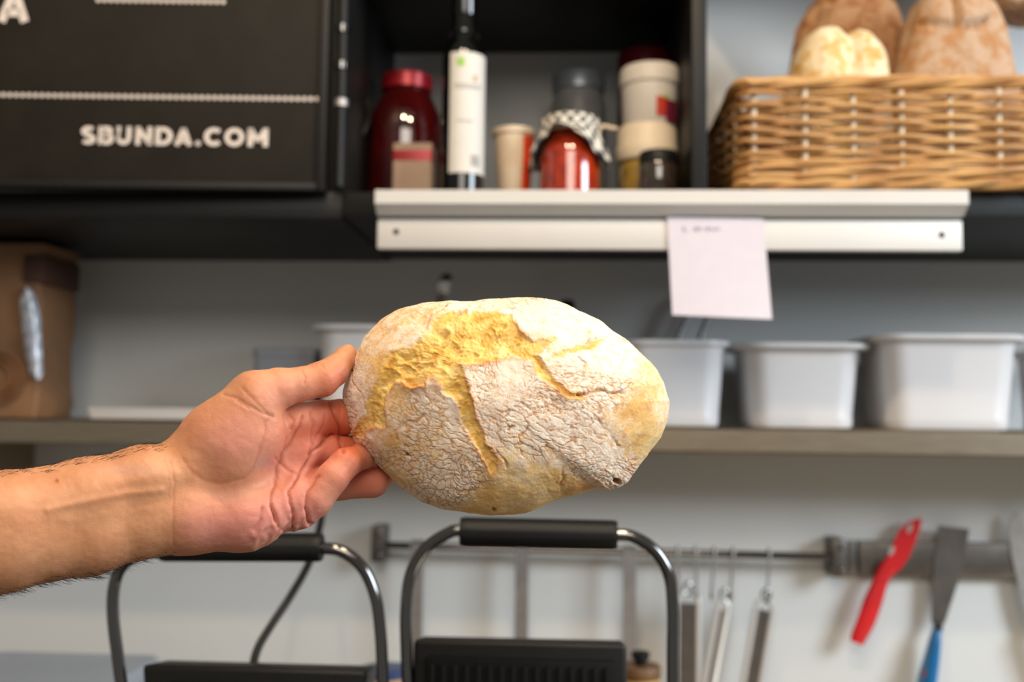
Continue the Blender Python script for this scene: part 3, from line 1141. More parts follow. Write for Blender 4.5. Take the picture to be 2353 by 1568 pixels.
tub(705, 905, 746, 920, 1.515, 'white plastic tub with a wide rim behind the thumb', .07)
tub(1425, 1682, 781, 982, 1.515, 'white plastic tub just right of the held loaf', .075, rim=.006)
tub(1692, 2010, 788, 985, 1.515, 'middle white plastic tub between two others on the steel shelf', .075, rim=.014)
tub(2012, 2375, 768, 992, 1.49, 'largest white plastic tub at the right end of the steel shelf', .085, rim=.012)
tub(2400, 2600, 800, 992, 1.53, 'white plastic tub half cut off by the right photo edge', .07, rim=.008)

# grey box behind the thumb
Y = 1.56
a, b = P(578, 800, Y), P(728, 800, Y)
c = np.array([(a[0] + b[0]) / 2, Y + .05, sz1 + .0005])
gb = empty('grey_box', c, 'grey plastic box with a dark edge behind the thumb', 'box')
hh = a[2] - c[2]
hw = (b[0] - a[0]) / 2
MB().rloft([(hw * .92, .046, 0, .01), (hw * .96, .048, hh - .012, .01)], c).build('body', M['greyplastic'], gb)
MB().rloft([(hw, .05, hh - .013, .012), (hw, .05, hh - .002, .012), (hw * .97, .048, hh, .012)], c).build('lid', M['greyplastic'], gb)
MB().box((c[0] + hw * .99, c[1] - .049, c[2] + .02), (c[0] + hw * 1.06, c[1] + .03, c[2] + hh - .01), .002).build('clip', M['rubber'], gb)

# shallow tray at the left
a, b = P(186, 936, 1.53), P(520, 936, 1.53)
c = np.array([(a[0] + b[0]) / 2, 1.53 + .08, sz1 + .0005])
hw = (b[0] - a[0]) / 2
hh = max(a[2] - c[2], .012)
tr = MB().rloft([(hw * .95, .072, 0, .01), (hw, .078, hh, .012), (hw * .985, .076, hh, .012), (hw * .94, .07, .003, .01)], c, 8).build('shallow_tray', M['tub'])
tag(tr, 'shallow pale tray on the shelf next to the paper bag', 'tray')

# utensil handles standing behind the tubs
uh = empty('serving_tongs', P(1590, 900, 1.62) * np.array([1, 1, 0]) + np.array([0, 0, sz1 + .001]), 'dark steel tongs leaning up behind the paper note', 'tongs')
for (xa, ya, xb, yb_) in ((1597, 690, 1520, 860), (1642, 690, 1578, 860)):
    MB().tube([P(xa, ya, 1.70), P((xa + xb) / 2, (ya + yb_) / 2, 1.70), np.append(P(xb, yb_, 1.69)[:2], sz1 + .002)], .0105, 12, flat=.5).build('arm', M['darksteel'], uh)
MB().tube([P(1597, 690, 1.70), P(1622, 668, 1.705), P(1642, 690, 1.70)], .008, 10).build('hinge', M['darksteel'], uh)
la = empty('ladle', np.append(P(990, 900, 1.62)[:2], sz1 + .001), 'steel handle with a rounded end rising above the loaf', 'ladle')
MB().tube([P(1022, 668, 1.66), P(1002, 720, 1.65), np.append(P(950, 900, 1.62)[:2], sz1 + .003)], [.008, .0055, .006], 12).build('handle', M['darksteel'], la)
e0 = P(1020, 662, 1.66)
MB().lathe([(.002, -.012), (.0095, -.010), (.0135, 0), (.0135, .010), (.008, .016), (.001, .017)], e0, 20).build('end_cap', M['polished'], la)
MB().lathe([(.001, .017), (.008, .0165), (.010, .021), (.006, .025), (.001, .026)], e0 + np.array([.004, .004, -.001]), 20).build('end_knob', M['rubber'], la)
l2 = empty('spatula', np.append(P(1300, 900, 1.62)[:2], sz1 + .001), 'dark handle tip peeking over the top of the held loaf', 'spatula')
MB().tube([P(1305, 690, 1.67), P(1304, 700, 1.67), P(1300, 760, 1.66), np.append(P(1290, 900, 1.63)[:2], sz1 + .003)], [.009, .0135, .011, .009], 14).build('handle', M['rubber'], l2)
b0 = np.append(P(1290, 900, 1.63)[:2], sz1 + .001)
MB().box(b0 + np.array([-.03, -.002, 0]), b0 + np.array([.03, .002, .09]), .001).build('blade', M['darksteel'], l2)

# ------------------------------------------------------------------ paper bag
Y = 1.52
a, b = P(-190, 590, Y), P(98, 590, Y)
c = np.array([(a[0] + b[0]) / 2, Y + .06, sz1 + .0005])
hw = (b[0] - a[0]) / 2
hh = P(60, 560, Y)[2] - c[2]
bag = empty('paper_bag', c, 'brown kraft paper bag with a shiny film strip at the left end of the shelf', 'bag')
mb = MB().rloft([(hw * .98, .058, 0, .006)] + [(hw * (.985 + .012 * math.sin(i * 1.7)), .058 + .003 * math.sin(i * 2.3), hh * i / 12, .006, .003 * math.sin(i * 1.1), 0) for i in range(1, 13)] + [(hw * .6, .02, hh * 1.03, .004, -.02, .02)], c, 6)
mb.build('bag_body', M['kraft'], bag)
f0, f1 = P(88, 592, Y - .004), P(176, 655, Y - .004)
xs_ = c[0] + hw * 1.0
MB().box((xs_ - .03, Y - .002, PZ(98, 652, Y)), (xs_ + .004, Y + .117, PZ(98, 585, Y)), .003).build('folded_flap', M['kraftdark'], bag)
film = [(62, 660), (88, 676), (100, 730), (100, 800), (112, 860), (98, 872), (78, 862), (66, 810), (56, 740), (50, 690)]
mb = MB()
n = 14
V = []
for j in range(n + 1):
    t = j / n
    yy = 660 + 212 * t
    xl_ = np.interp(yy, [660, 690, 740, 810, 862, 872], [56, 46, 50, 58, 68, 80])
    xr_ = np.interp(yy, [660, 676, 730, 800, 860, 872], [62, 80, 92, 95, 98, 92])
    for i in range(9):
        s = i / 8
        V.append(P(xl_ + (xr_ - xl_) * s, yy, Y - .005 - .010 * math.sin(PI * s) + .003 * math.sin(j * 1.9 + i * 1.3)))
nn = len(V)
V += [v + np.array([0, .002, 0]) for v in V]
Fc = [(j * 9 + i, (j + 1) * 9 + i, (j + 1) * 9 + i + 1, j * 9 + i + 1) for j in range(n) for i in range(8)]
Fc += [tuple(nn + q for q in f[::-1]) for f in Fc]
mk('film_strip', V, Fc, M['film'], bag)
for rr in (62, 48, 34):
    ring_c = P(-6, 868, Y - .0045)
    pts = [ring_c + np.array([wpx(rr, Y) * math.cos(q), -.0015, wpx(rr, Y) * math.sin(q)]) for q in np.linspace(0, 2 * PI, 48, endpoint=False)]
    MB().tube(pts, .0022, 6, closed=True).build('printed_ring', M['ink'], bag)

# ------------------------------------------------------------------ utensil rail and magnetic strip
YR = 1.705
ra, rb = P(868, 1253, YR), P(1925, 1281, YR)
rail = empty('utensil_rail', (ra + rb) / 2, 'steel hanging rail with two wall brackets', 'rail')
MB().tube([ra, (ra + rb) / 2, rb], .0066, 14).build('rod', M['chrome'], rail)
for px, py, hpx in ((870, 1250, 40), (1926, 1282, 42)):
    q = P(px, py, YR)
    hz_ = wpx(hpx, YR)
    br = MB().box((q[0] - .0115, YR - .010, q[2] - hz_), (q[0] + .0115, YW, q[2] + hz_), .003).build('bracket', M['magnet'], rail)
    for sg in (-1, 1):
        MB().lathe([(.004, 0), (.004, .002), (.001, .003)], (0, 0, 0), 12)
        cc = q + np.array([0.003, 0, sg * hz_ * .62])
        V = []
        for rr_, yy in ((.0052, -.0095), (.0048, -.0125), (.002, -.0135)):
            V += [(cc[0] + rr_ * math.cos(2 * PI * k / 12), YR + yy, cc[2] + rr_ * math.sin(2 * PI * k / 12)) for k in range(12)]
        mk('screw', V, [(i * 12 + k, i * 12 + (k + 1) % 12, (i + 1) * 12 + (k + 1) % 12, (i + 1) * 12 + k) for i in range(2) for k in range(12)] + [tuple(range(24, 36))], M['chrome'], br)


def railz(px):
    return 1253 + (px - 868) * (1281 - 1253) / (1925 - 868.0)


GU = 'utensils hanging from the rail'
# flat hanging straps seen through the right grill handle
for px, lab_ in ((960, 'flat steel utensil strip hanging leftmost inside the grill handle'), (1200, 'flat steel utensil strip hanging in the middle behind the right grill'),
                 (1446, 'flat steel utensil strip hanging beside the right leg of the grill handle')):
    q = P(px, railz(px), YR)
    e = empty('skimmer', (q[0], YR, q[2] - .29), lab_, 'utensil', GU)
    hw = wpx(15, YR)
    pts = [(YR + .0085, q[2] - .012), (YR + .009, q[2] + .004), (YR + .005, q[2] + .0095), (YR - .003, q[2] + .0095), (YR - .0085, q[2] + .003), (YR - .0085, q[2] - .275)]
    V = []
    for (yy, zz) in pts:
        V += [(q[0] - hw, yy, zz), (q[0] + hw, yy, zz)]
    for (yy, zz) in pts:
        V += [(q[0] - hw, yy - .0012, zz + .0008), (q[0] + hw, yy - .0012, zz + .0008)]
    m_ = len(pts)
    Fc = []
    for i in range(m_ - 1):
        A = 2 * i
        B = 2 * m_ + 2 * i
        Fc += [(A, A + 1, A + 3, A + 2), (B, B + 2, B + 3, B + 1), (A, A + 2, B + 2, B), (A + 1, B + 1, B + 3, A + 3)]
    mk('handle_strip', V, Fc, M['darksteel'], e, smooth=False)
    MB().lathe([(.001, 0), (.045, .004), (.05, .008), (.048, .010), (.001, .004)], (q[0], YR - .008, q[2] - .287), 28).build('ladle_disc', M['darksteel'], e)

# S-hooks with tube-handled utensils
hang = [(1556, 1365, 1590, 'steel utensil with twin-edged handle, leftmost on the hooks beside the grill', (1552, 1600)),
        (1598, 1370, 1640, None, None),
        (1640, 1370, 1640, 'slanting steel whisk handle in the middle of the hooks', (1618, 1672)),
        (1683, 1372, 1700, None, None),
        (1766, 1380, 1700, 'steel utensil handle hanging alone, rightmost on the rail', (1712, 1768))]
for px, pyb, pxe, lab_, hp_ in hang:
    q = P(px, railz(px), YR)
    zb_ = PZ(px, pyb, YR)
    dxx = -.006 if px > 1620 else 0
    pts = spline([(q[0] + .0005, YR + .008, q[2] - .004), (q[0], YR + .006, q[2] + .007), (q[0], YR - .002, q[2] + .0105), (q[0], YR - .0095, q[2] + .004), (q[0] + dxx * .5, YR - .010, (q[2] + zb_) / 2), (q[0] + dxx, YR - .010, zb_ + .004), (q[0] + dxx, YR - .014, zb_ - .003), (q[0] + dxx, YR - .021, zb_ + .002), (q[0] + dxx, YR - .023, zb_ + .010)], 5)
    hk = MB().tube(pts, .0021, 8).build('hook', M['darksteel'])
    tag(hk, {1556: 'thin wire hook nearest the right grill handle', 1598: 'second thin wire hook from the grill handle', 1640: 'middle wire hook of five on the rail',
             1683: 'fourth wire hook, between the slanting and the lone utensil', 1766: 'lone wire hook nearest the rail end bracket'}[px], 'hook', 'wire hooks on the rail')
utens = [((1580, 1362), (1578, 1660), 30, 'steel utensil with a wide double-edged handle, nearest the right grill', .0),
         ((1664, 1378), (1612, 1660), 13, 'thin steel utensil slanting down to the left between the hooks', .004),
         ((1760, 1378), (1712, 1660), 23, 'steel utensil with a slanting handle, rightmost under the rail', .0)]
for (t0, t1, hwpx, lab_, dyo) in utens:
    Yu = YR - .016 - dyo
    A, B = P(t0[0], t0[1], Yu), P(t1[0], t1[1], Yu)
    e = empty('whisk', B, lab_, 'utensil', GU)
    d = (B - A) / np.linalg.norm(B - A)
    sd = np.array([-d[2], 0, d[0]])
    w_ = wpx(hwpx, Yu)
    for s_ in (-1, 1):
        MB().tube([A + sd * s_ * w_ * .25, A + d * .008 + sd * s_ * w_ * .75, A + d * .02 + sd * s_ * w_ * .8, B + sd * s_ * w_ * .8], [.003, .0048, .005, .005], 10).build('handle_edge', M['polished'], e)
    mb = MB()
    V = [A + d * .018 - sd * w_ * .7, A + d * .018 + sd * w_ * .7, B + sd * w_ * .7, B - sd * w_ * .7]
    V = [v + np.array([0, -.001, 0]) for v in V] + [v + np.array([0, .002, 0]) for v in V]
    mk('handle_web', V, [(0, 1, 2, 3), (7, 6, 5, 4), (0, 4, 5, 1), (1, 5, 6, 2), (2, 6, 7, 3), (3, 7, 4, 0)], M['magnet'], e, smooth=False)
    pts = [A + np.array([.007 * math.cos(q), -.001, .007 + .010 * math.sin(q)]) for q in np.linspace(0, 2 * PI, 20, endpoint=False)]
    MB().tube(pts, .0018, 6, closed=True).build('hanging_loop', M['chrome'], e)

# magnetic strip
YM = 1.735
p0, p1 = P(1945, 1282, YM), P(2353, 1288, YM)
hz_ = wpx(37, YM)
ms = empty('magnetic_strip', (p0[0] + .25, YW, p0[2] - hz_), 'steel magnetic knife strip at the right of the rail', 'knife rack')
ang = math.atan2(p1[2] - p0[2], p1[0] - p0[0])
Rm = Matrix.Rotation(-ang, 3, 'Y')
cc = p0 + np.array([.26 * math.cos(ang), 0, .26 * math.sin(ang)])
MB().box(cc - np.array([.242, .010, hz_]), cc + np.array([.26, .0149, hz_]), .002, rot=Rm).build('bar', M['magnet'], ms)
MB().box(cc - np.array([.262, .006, hz_ * .95]), cc - np.array([.244, -.0149, -hz_ * .95]), .002, rot=Rm).build('end_cap', M['magnet'], ms)
Yk = YM - .0105


def blade2d(name, poly, Y0, thick, mat, parent):
    return MB().slab(poly, thick, lambda u, v, w: P(u, v, Y0) + np.array([0, -w, 0])).build(name, mat, parent, smooth=False)


def round_handle(pts_px, radii_px, Y0, mat, parent, flat=.8, name='handle'):
    pts = spline([P(x, y, Y0) for x, y in pts_px], 6)
    rr = np.interp(np.linspace(0, 1, len(pts)), np.linspace(0, 1, len(radii_px)), [wpx(q, Y0) for q in radii_px])
    return MB().tube(pts, rr, 16, flat=flat).build(name, mat, parent)


# red knife
kn = empty('paring_knife', P(1965, 1480, Yk - .01), 'red paring knife stuck to the magnetic strip', 'knife')
bl = blade2d('blade_cover', [(2116, 1191), (2113, 1212), (2102, 1245), (2088, 1278), (2068, 1308), (2053, 1318), (2030, 1312), (2028, 1300), (2050, 1252), (2066, 1218), (2085, 1200), (2104, 1193)], Yk, .004, M['red'], kn)
for u, v in ((2090, 1214), (2048, 1266)):
    MB().slab([(u + 7 * math.cos(q) * .8 + 4 * math.sin(q), v - 11 * math.sin(q) + 2 * math.cos(q)) for q in np.linspace(0, 2 * PI, 14, endpoint=False)], .0008,
              lambda a_, b_, w: P(a_, b_, Yk - .004) + np.array([0, -w, 0])).build('slot', M['greyprint'], bl, smooth=False)
round_handle([(2046, 1300), (2030, 1322), (2020, 1345), (2005, 1385), (1990, 1428), (1975, 1460), (1968, 1478)], [20, 17, 17, 21, 20, 18, 15], Yk - .011, M['red'], kn, flat=.55)

# scraper with a blue handle
sc = empty('scraper', P(2130, 1640, Yk - .01), 'wide steel scraper with a blue handle on the magnetic strip', 'scraper')
blade2d('blade', [(2155, 1208), (2226, 1216), (2214, 1290), (2198, 1345), (2170, 1432), (2150, 1440), (2140, 1430), (2142, 1330), (2150, 1250)], Yk, .002, M['magnet'], sc)
round_handle([(2156, 1430), (2154, 1450)], [12, 13], Yk - .006, M['chrome'], sc, name='ferrule')
hd = round_handle([(2152, 1448), (2148, 1475), (2140, 1520), (2130, 1568), (2122, 1640), (2118, 1680)], [13, 20, 26, 31, 30, 22], Yk - .010, M['blue'], sc, flat=.6)
q = P(2134, 1552, Yk - .010 - wpx(29, 1.72) * .6)
MB().tube([q + np.array([0, .004, 0]), q + np.array([0, -.0012, 0])], wpx(12, 1.72), 14).build('rivet', M['rivet'], hd)
# chef's knife at the edge
ck = empty('chef_knife', P(2400, 1600, Yk - .01), 'large steel knife blade at the right edge of the photo', 'knife')
blade2d('blade', [(2335, 1176), (2352, 1200), (2420, 1450), (2372, 1460), (2352, 1400), (2322, 1270), (2318, 1215), (2325, 1188)], Yk, .002, M['darksteel'], ck)
round_handle([(2392, 1448), (2410, 1510), (2435, 1600)], [22, 20, 18], Yk - .008, M['rubber'], ck, flat=.6)

# ------------------------------------------------------------------ worktop below
ZK = 0.95
wt = empty('worktable', (0, 1.25, 0), 'steel worktable under the grills', 'table')
MB().box((-1.3, .78, ZK - .04), (1.3, YW - .002, ZK), .004).build('table_top', M['steel'], wt)
for xx in (-1.25, 1.25):
    for yy in (.83, 1.70):
        MB().box((xx - .02, yy - .02, 0), (xx + .02, yy + .02, ZK - .04), .003).build('leg', M['steel'], wt)
MB().box((-1.26, .82, .25), (1.26, 1.71, .27), .003).build('lower_shelf', M['steel'], wt)

# ------------------------------------------------------------------ contact grills


def grill(label, arch, grip0, grip1, grip_r, lid_poly, Yg, tilt=0):
    xa = P(lid_poly[0][0], 1530, Yg)[0]
    xb = P(lid_poly[1][0], 1530, Yg)[0]
    xm = (xa + xb) / 2
    g_ = empty('contact_grill', (xm, Yg + .16, ZK + .0005), label, 'grill', 'open contact grills')
    hw = (xb - xa) / 2
    MB().rloft([(hw * 1.05, .17, .012, .02), (hw * 1.08, .175, .02, .022), (hw * 1.08, .175, .085, .022), (hw * 1.02, .165, .095, .02)], (xm, Yg - .02, ZK)).build('base', M['grillcase'], g_)
    for sx in (-1, 1):
        for sy in (-1, 1):
            MB().lathe([(.012, .0005), (.014, .002), (.014, .014)], (xm + sx * hw * .9, Yg - .02 + sy * .14, ZK), 16).build('foot', M['rubber'], g_)
    MB().rloft([(hw * .98, .15, .094, .01), (hw * .98, .15, .101, .01)], (xm, Yg - .03, ZK)).build('lower_plate', M['iron'], g_)
    # upright lid
    top = [P(x, y, Yg) for x, y in lid_poly]
    zl0 = ZK + .115
    front = [top[0], top[1], np.array([xb + (.004), Yg, zl0]), np.array([xa - .004, Yg, zl0])]
    if tilt:
        front[3] = np.array([xa + tilt, Yg, zl0])
        front[2] = np.array([xb - tilt, Yg, zl0])
    V = [f_ for f_ in front] + [f_ + np.array([0, .062, -.010 if i < 2 else 0]) for i, f_ in enumerate(front)]
    bm = bmesh.new()
    bv = [bm.verts.new(v) for v in V]
    for f_ in ((0, 1, 2, 3), (7, 6, 5, 4), (0, 4, 5, 1), (1, 5, 6, 2), (2, 6, 7, 3), (3, 7, 4, 0)):
        bm.faces.new([bv[i] for i in f_])
    bmesh.ops.recalc_face_normals(bm, faces=list(bm.faces))
    bmesh.ops.bevel(bm, geom=list(bm.edges), offset=.005, segments=3, affect='EDGES', profile=.5)
    bm.verts.index_update()
    lid = mk('lid', [v.co[:] for v in bm.verts], [[v.index for v in f_.verts] for f_ in bm.faces], M['grillcase'], g_, sharp=40)
    bm.free()
    zt0 = min(top[0][2], top[1][2]) - .016
    pl = MB().box((xa + .012 + max(tilt, 0), Yg - .006, zl0 + .012), (xb - .012 - max(tilt, 0), Yg + .004, zt0), .003).build('heating_plate', M['iron'], lid)
    nr = 16
    for i in range(nr):
        xx = xa + .02 + max(tilt, 0) + (xb - xa - .04 - 2 * max(tilt, 0)) * i / (nr - 1)
        MB().box((xx - .0025, Yg - .009, zl0 + .016), (xx + .0025, Yg - .005, zt0 - .006), .001).build('rib', M['iron'], pl)
    for s_ in (-1, 1):
        MB().box((xm + s_ * hw * .75 - .015, Yg + .055, ZK + .08), (xm + s_ * hw * .75 + .015, Yg + .085, zl0 + .06), .004).build('hinge_arm', M['grillcase'], g_)
    pts = spline([P(x, y, Yg + dy) for x, y, dy in arch], 7)
    hd_ = MB().tube(pts, wpx(14, Yg), 16).build('handle', M['chrome'], g_)
    A, B = P(grip0[0], grip0[1], Yg - .001), P(grip1[0], grip1[1], Yg - .001)
    gp, gr = [], []
    for i in range(41):
        t = i / 40
        gp.append(A * (1 - t) + B * t)
        e_ = min(t, 1 - t)
        gr.append(wpx(grip_r, Yg) * (.94 if e_ < .005 else 1.0))
    mb_ = MB()
    V, sg = [], 48
    d = (B - A) / np.linalg.norm(B - A)
    n1 = np.array([0, 1.0, 0])
    n2 = np.cross(d, n1)
    for p_, r_ in zip(gp, gr):
        for k in range(sg):
            a_ = 2 * PI * k / sg
            rr_ = r_ * (1 - .022 * (math.cos(a_ * 12) > .3))
            V.append(p_ + rr_ * (math.cos(a_) * n1 + math.sin(a_) * n2))
    Fc = [(i * sg + k, i * sg + (k + 1) % sg, (i + 1) * sg + (k + 1) % sg, (i + 1) * sg + k) for i in range(40) for k in range(sg)]
    Fc += [tuple(range(sg))[::-1], tuple(40 * sg + k for k in range(sg))]
    mk('grip', V, Fc, M['rubber'], hd_, sharp=40)
    return g_


YG = 1.03
grill('open contact grill on the right, its chrome handle framing hanging utensils',
      [(946, 1760, 0), (940, 1640, 0), (934, 1500, 0), (933, 1400, 0), (944, 1320, 0), (978, 1262, 0), (1030, 1226, 0), (1070, 1219, 0), (1240, 1222, 0), (1410, 1229, 0), (1460, 1236, 0), (1508, 1270, 0), (1538, 1325, 0), (1546, 1400, 0), (1546, 1500, 0), (1546, 1640, 0), (1546, 1760, 0)],
      (1058, 1222), (1418, 1230), 33, [(950, 1470), (1440, 1480)], YG)
grill('open contact grill on the left, its black grip below the hand',
      [(300, 1760, 0), (288, 1640, 0), (272, 1520, 0), (260, 1420, 0), (262, 1350, 0), (282, 1300, 0), (330, 1268, 0), (385, 1258, 0), (560, 1256, 0), (735, 1260, 0), (790, 1270, 0), (835, 1308, 0), (862, 1370, 0), (873, 1440, 0), (879, 1540, 0), (882, 1640, 0), (884, 1760, 0)],
      (372, 1258), (740, 1258), 33, [(325, 1528), (842, 1542)], YG - .01, tilt=.018)

# power cable behind the left grill
pts = spline([P(756, 1062, 1.70), P(748, 1100, 1.60), P(742, 1160, 1.40), P(735, 1210, 1.32), P(712, 1290, 1.25), P(668, 1370, 1.2), P(622, 1440, 1.17), P(592, 1492, 1.15), P(580, 1545, 1.14), P(574, 1640, 1.13), P(574, 1740, 1.12)], 6)
pc = empty('power_cable', pts[-1], 'black power cable curving down behind the left grill', 'cable')
MB().tube(pts, .0048, 10).build('cord', M['rubber'], pc)
q = P(757, 1058, 1.72)
MB().box(q - np.array([.02, .03, .02]), q + np.array([.02, .0299, .02]), .005).build('plug', M['rubber'], pc)

# ------------------------------------------------------------------ clutter along the back of the worktop
Y = 1.42
a, b = P(805, 1528, Y), P(935, 1528, Y)
c = np.array([(a[0] + b[0]) / 2, Y + .06, ZK + .0005])
bxh = PZ(870, 1534, Y + .06) - ZK
wbx = empty('wooden_canister', c, 'pale wooden canister with a blue rim between the two grills', 'canister')
hw = (b[0] - a[0]) / 2
MB().lathe([(hw * .97, 0), (hw, .004), (hw, bxh - .012), (hw * .98, bxh - .010)], c, 40).build('body', M['wood'], wbx)
MB().lathe([(hw * .96, bxh - .011), (hw * 1.02, bxh - .009), (hw * 1.02, bxh - .003), (hw * .98, bxh - .002), (.001, bxh - .002)], c, 40).build('lid', M['bluerim'], wbx)
Y = 1.40
a, b = P(1432, 1520, Y), P(1525, 1520, Y)
c = np.array([(a[0] + b[0]) / 2, Y + .05, ZK + .0005])
bxh = PZ(1480, 1518, Y + .08) - ZK
hw = (b[0] - a[0]) / 2
jb = empty('wood_lidded_jar', c, 'jar with a brown wooden lid at the corner of the right grill', 'jar')
MB().lathe([(hw * .9, 0), (hw, .004), (hw, bxh - .02), (hw * .92, bxh - .014)], c, 36).build('body', M['wood'], jb)
MB().lathe([(hw * 1.02, bxh - .016), (hw * 1.04, bxh - .014), (hw * 1.04, bxh - .002), (hw, bxh), (.001, bxh)], c, 36).build('lid', M['wooddark'], jb)
MB().lathe([(.008, bxh - .001), (.008, bxh + .006), (.013, bxh + .010), (.013, bxh + .018), (.001, bxh + .02)], c, 24).build('knob', M['rubber'], jb)
# grey-blue plastic box at the bottom left corner
Y = 1.38
a, b = P(-190, 1494, Y), P(246, 1502, Y)
c = np.array([(a[0] + b[0]) / 2, Y + .10, ZK + .0005])
hw = (b[0] - a[0]) / 2
bxh = PZ(0, 1497, Y + .2) - ZK
pb = empty('storage_box', c, 'grey-blue plastic storage box in the bottom left corner', 'box')
MB().rloft([(hw * .9, .085, 0, .02), (hw * .96, .094, bxh - .025, .02)], c).build('body', M['ltub'], pb)
MB().rloft([(hw * .97, .096, bxh - .026, .02), (hw, .1, bxh - .022, .022), (hw, .1, bxh - .004, .022), (hw * .985, .097, bxh, .022)], c).build('lid', M['ltub'], pb)

# ================================================================== THE LOAF
Z0 = 0.66
UNIT = Z0 / F


def cam_pt(px, py, Z):
    """camera-measured position -> world"""
    px, py, Z = np.asarray(px, float), np.asarray(py, float), np.asarray(Z, float)
    return CAM + Z[..., None] * (fwd + right * ((px - W / 2) / F)[..., None] + up * ((H / 2 - py) / F)[..., None])


ZX = 2.751


def zz_(pts):
    return [(750 + x / ZX, 650 + y / ZX) for x, y in pts]


OUT = zz_([(100, 680), (115, 610), (140, 540), (160, 470), (200, 400), (240, 340), (300, 280), (370, 220), (440, 185), (520, 160), (600, 134), (700, 122), (850, 113), (930, 112), (1000, 101), (1100, 97), (1200, 96), (1310, 96), (1400, 108), (1500, 132), (1600, 175), (1700, 225), (1800, 290), (1900, 370), (2000, 460), (2080, 550), (2130, 630), (2150, 700), (2167, 745), (2165, 800), (2150, 880), (2110, 980), (2050, 1055), (1990, 1140), (1945, 1205), (1905, 1262), (1850, 1297), (1790, 1315), (1740, 1307), (1690, 1310), (1600, 1342), (1520, 1356), (1440, 1385), (1340, 1430), (1260, 1456), (1150, 1467), (1050, 1474), (950, 1467), (850, 1455), (720, 1440), (640, 1400), (560, 1345), (480, 1290), (400, 1220), (330, 1160), (270, 1110), (210, 1050), (180, 1010), (165, 960), (140, 900), (118, 820), (103, 750)])
BC = (1160.0, 940.0)
_ang = np.array([math.atan2(y - BC[1], x - BC[0]) for x, y in OUT])
_rad = np.array([math.hypot(y - BC[1], x - BC[0]) for x, y in OUT])
_o = np.argsort(_ang)
_ang, _rad = _ang[_o], _rad[_o]
_ang3 = np.concatenate([_ang - 2 * PI, _ang, _ang + 2 * PI])
_rad3 = np.tile(_rad, 3)


def bread_R(th):
    return np.interp(th, _ang3, _rad3)


ZB, TF, TB, PB = 0.70, 0.060, 0.052, 2.25
CRUMB = [zz_([(700, 240), (830, 190), (900, 160), (900, 200), (1040, 190), (1180, 222), (1190, 270), (1215, 305), (1320, 375), (1430, 350), (1345, 440), (1312, 470), (1290, 485), (1100, 462), (1090, 490), (850, 525), (880, 610), (905, 690), (930, 760), (940, 830), (960, 900), (985, 1000), (1040, 1045), (1068, 1120), (1090, 1200), (1045, 1212), (1025, 1190), (1005, 1125), (945, 1040), (900, 960), (862, 890), (850, 800), (800, 720), (722, 690), (715, 590), (690, 580), (640, 612), (630, 660), (560, 655), (510, 655), (470, 615), (440, 608), (395, 680), (362, 735), (355, 800), (372, 905), (345, 930), (290, 915), (240, 935), (228, 985), (190, 975), (170, 985), (195, 900), (215, 830), (240, 745), (280, 690), (330, 600), (390, 490), (430, 450), (495, 405), (560, 370), (620, 320), (650, 280)]),
         zz_([(1290, 480), (1330, 470), (1385, 530), (1425, 605), (1490, 640), (1545, 690), (1610, 715), (1590, 745), (1520, 712), (1440, 655), (1380, 612), (1340, 565), (1310, 520)]),
         zz_([(1420, 420), (1560, 400), (1680, 340), (1760, 350), (1800, 380), (1700, 415), (1560, 450), (1440, 470), (1380, 470)])]
CRACKS = [(zz_([(745, 140), (720, 175), (665, 205), (650, 245), (610, 300)]), 7, 1.0), (zz_([(905, 138), (860, 175), (820, 195)]), 7, .9), (zz_([(480, 300), (465, 345), (455, 375)]), 6, .8),
          (zz_([(1590, 722), (1640, 705), (1720, 690), (1900, 700)]), 6, 1.2), (zz_([(1640, 365), (1690, 345), (1780, 330), (1850, 345), (1890, 365)]), 6, .8), (zz_([(1600, 480), (1625, 520), (1610, 580)]), 4, .6),
          (zz_([(450, 990), (440, 930), (480, 885), (560, 870), (620, 850)]), 6, .7), (zz_([(1030, 1040), (1080, 1100), (1150, 1180)]), 5, .7), (zz_([(1150, 940), (1190, 930)]), 4, .9), (zz_([(490, 1080), (515, 1110)]), 6, 1.0),
          (zz_([(950, 600), (960, 780), (985, 900)]), 3, .4), (zz_([(1220, 760), (1300, 795), (1400, 790), (1440, 740)]), 4, .5), (zz_([(1540, 960), (1530, 1060), (1500, 1180), (1480, 1290)]), 9, .6),
          (zz_([(1700, 840), (1740, 900), (1810, 960), (1840, 1030)]), 6, .6), (zz_([(160, 500), (150, 620), (210, 720), (230, 830)]), 4, .6)]
NB = 400
g = np.linspace(-1, 1, NB + 1)
A_, B_ = np.meshgrid(g, g)
# concentric square -> disc
rr = np.where(np.abs(A_) > np.abs(B_), np.abs(A_), np.abs(B_))
with np.errstate(divide='ignore', invalid='ignore'):
    ph = np.where(np.abs(A_) > np.abs(B_), (PI / 4) * (B_ / A_), PI / 2 - (PI / 4) * (A_ / B_))
ph = np.nan_to_num(ph)
sgn = np.where(np.abs(A_) > np.abs(B_), np.sign(A_), np.sign(B_))
da, db_ = sgn * rr * np.cos(ph), sgn * rr * np.sin(ph)
rho = np.hypot(da, db_)
th = np.arctan2(db_, da)
s_ = np.sin(np.clip(rho, 0, 1) * PI / 2)
Rth = bread_R(th)
bpx = BC[0] + s_ * Rth * np.cos(th)
bpy_ = BC[1] + s_ * Rth * np.sin(th)
dep = np.clip(1 - s_ ** PB, 0, 1) ** (1 / PB)
front = cam_pt(bpx, bpy_, ZB - TF * dep)
back = cam_pt(bpx, bpy_, ZB + TB * dep)
n1 = NB + 1
idx = np.arange(n1 * n1).reshape(n1, n1)
bidx = idx + n1 * n1
edge = np.zeros((n1, n1), bool)
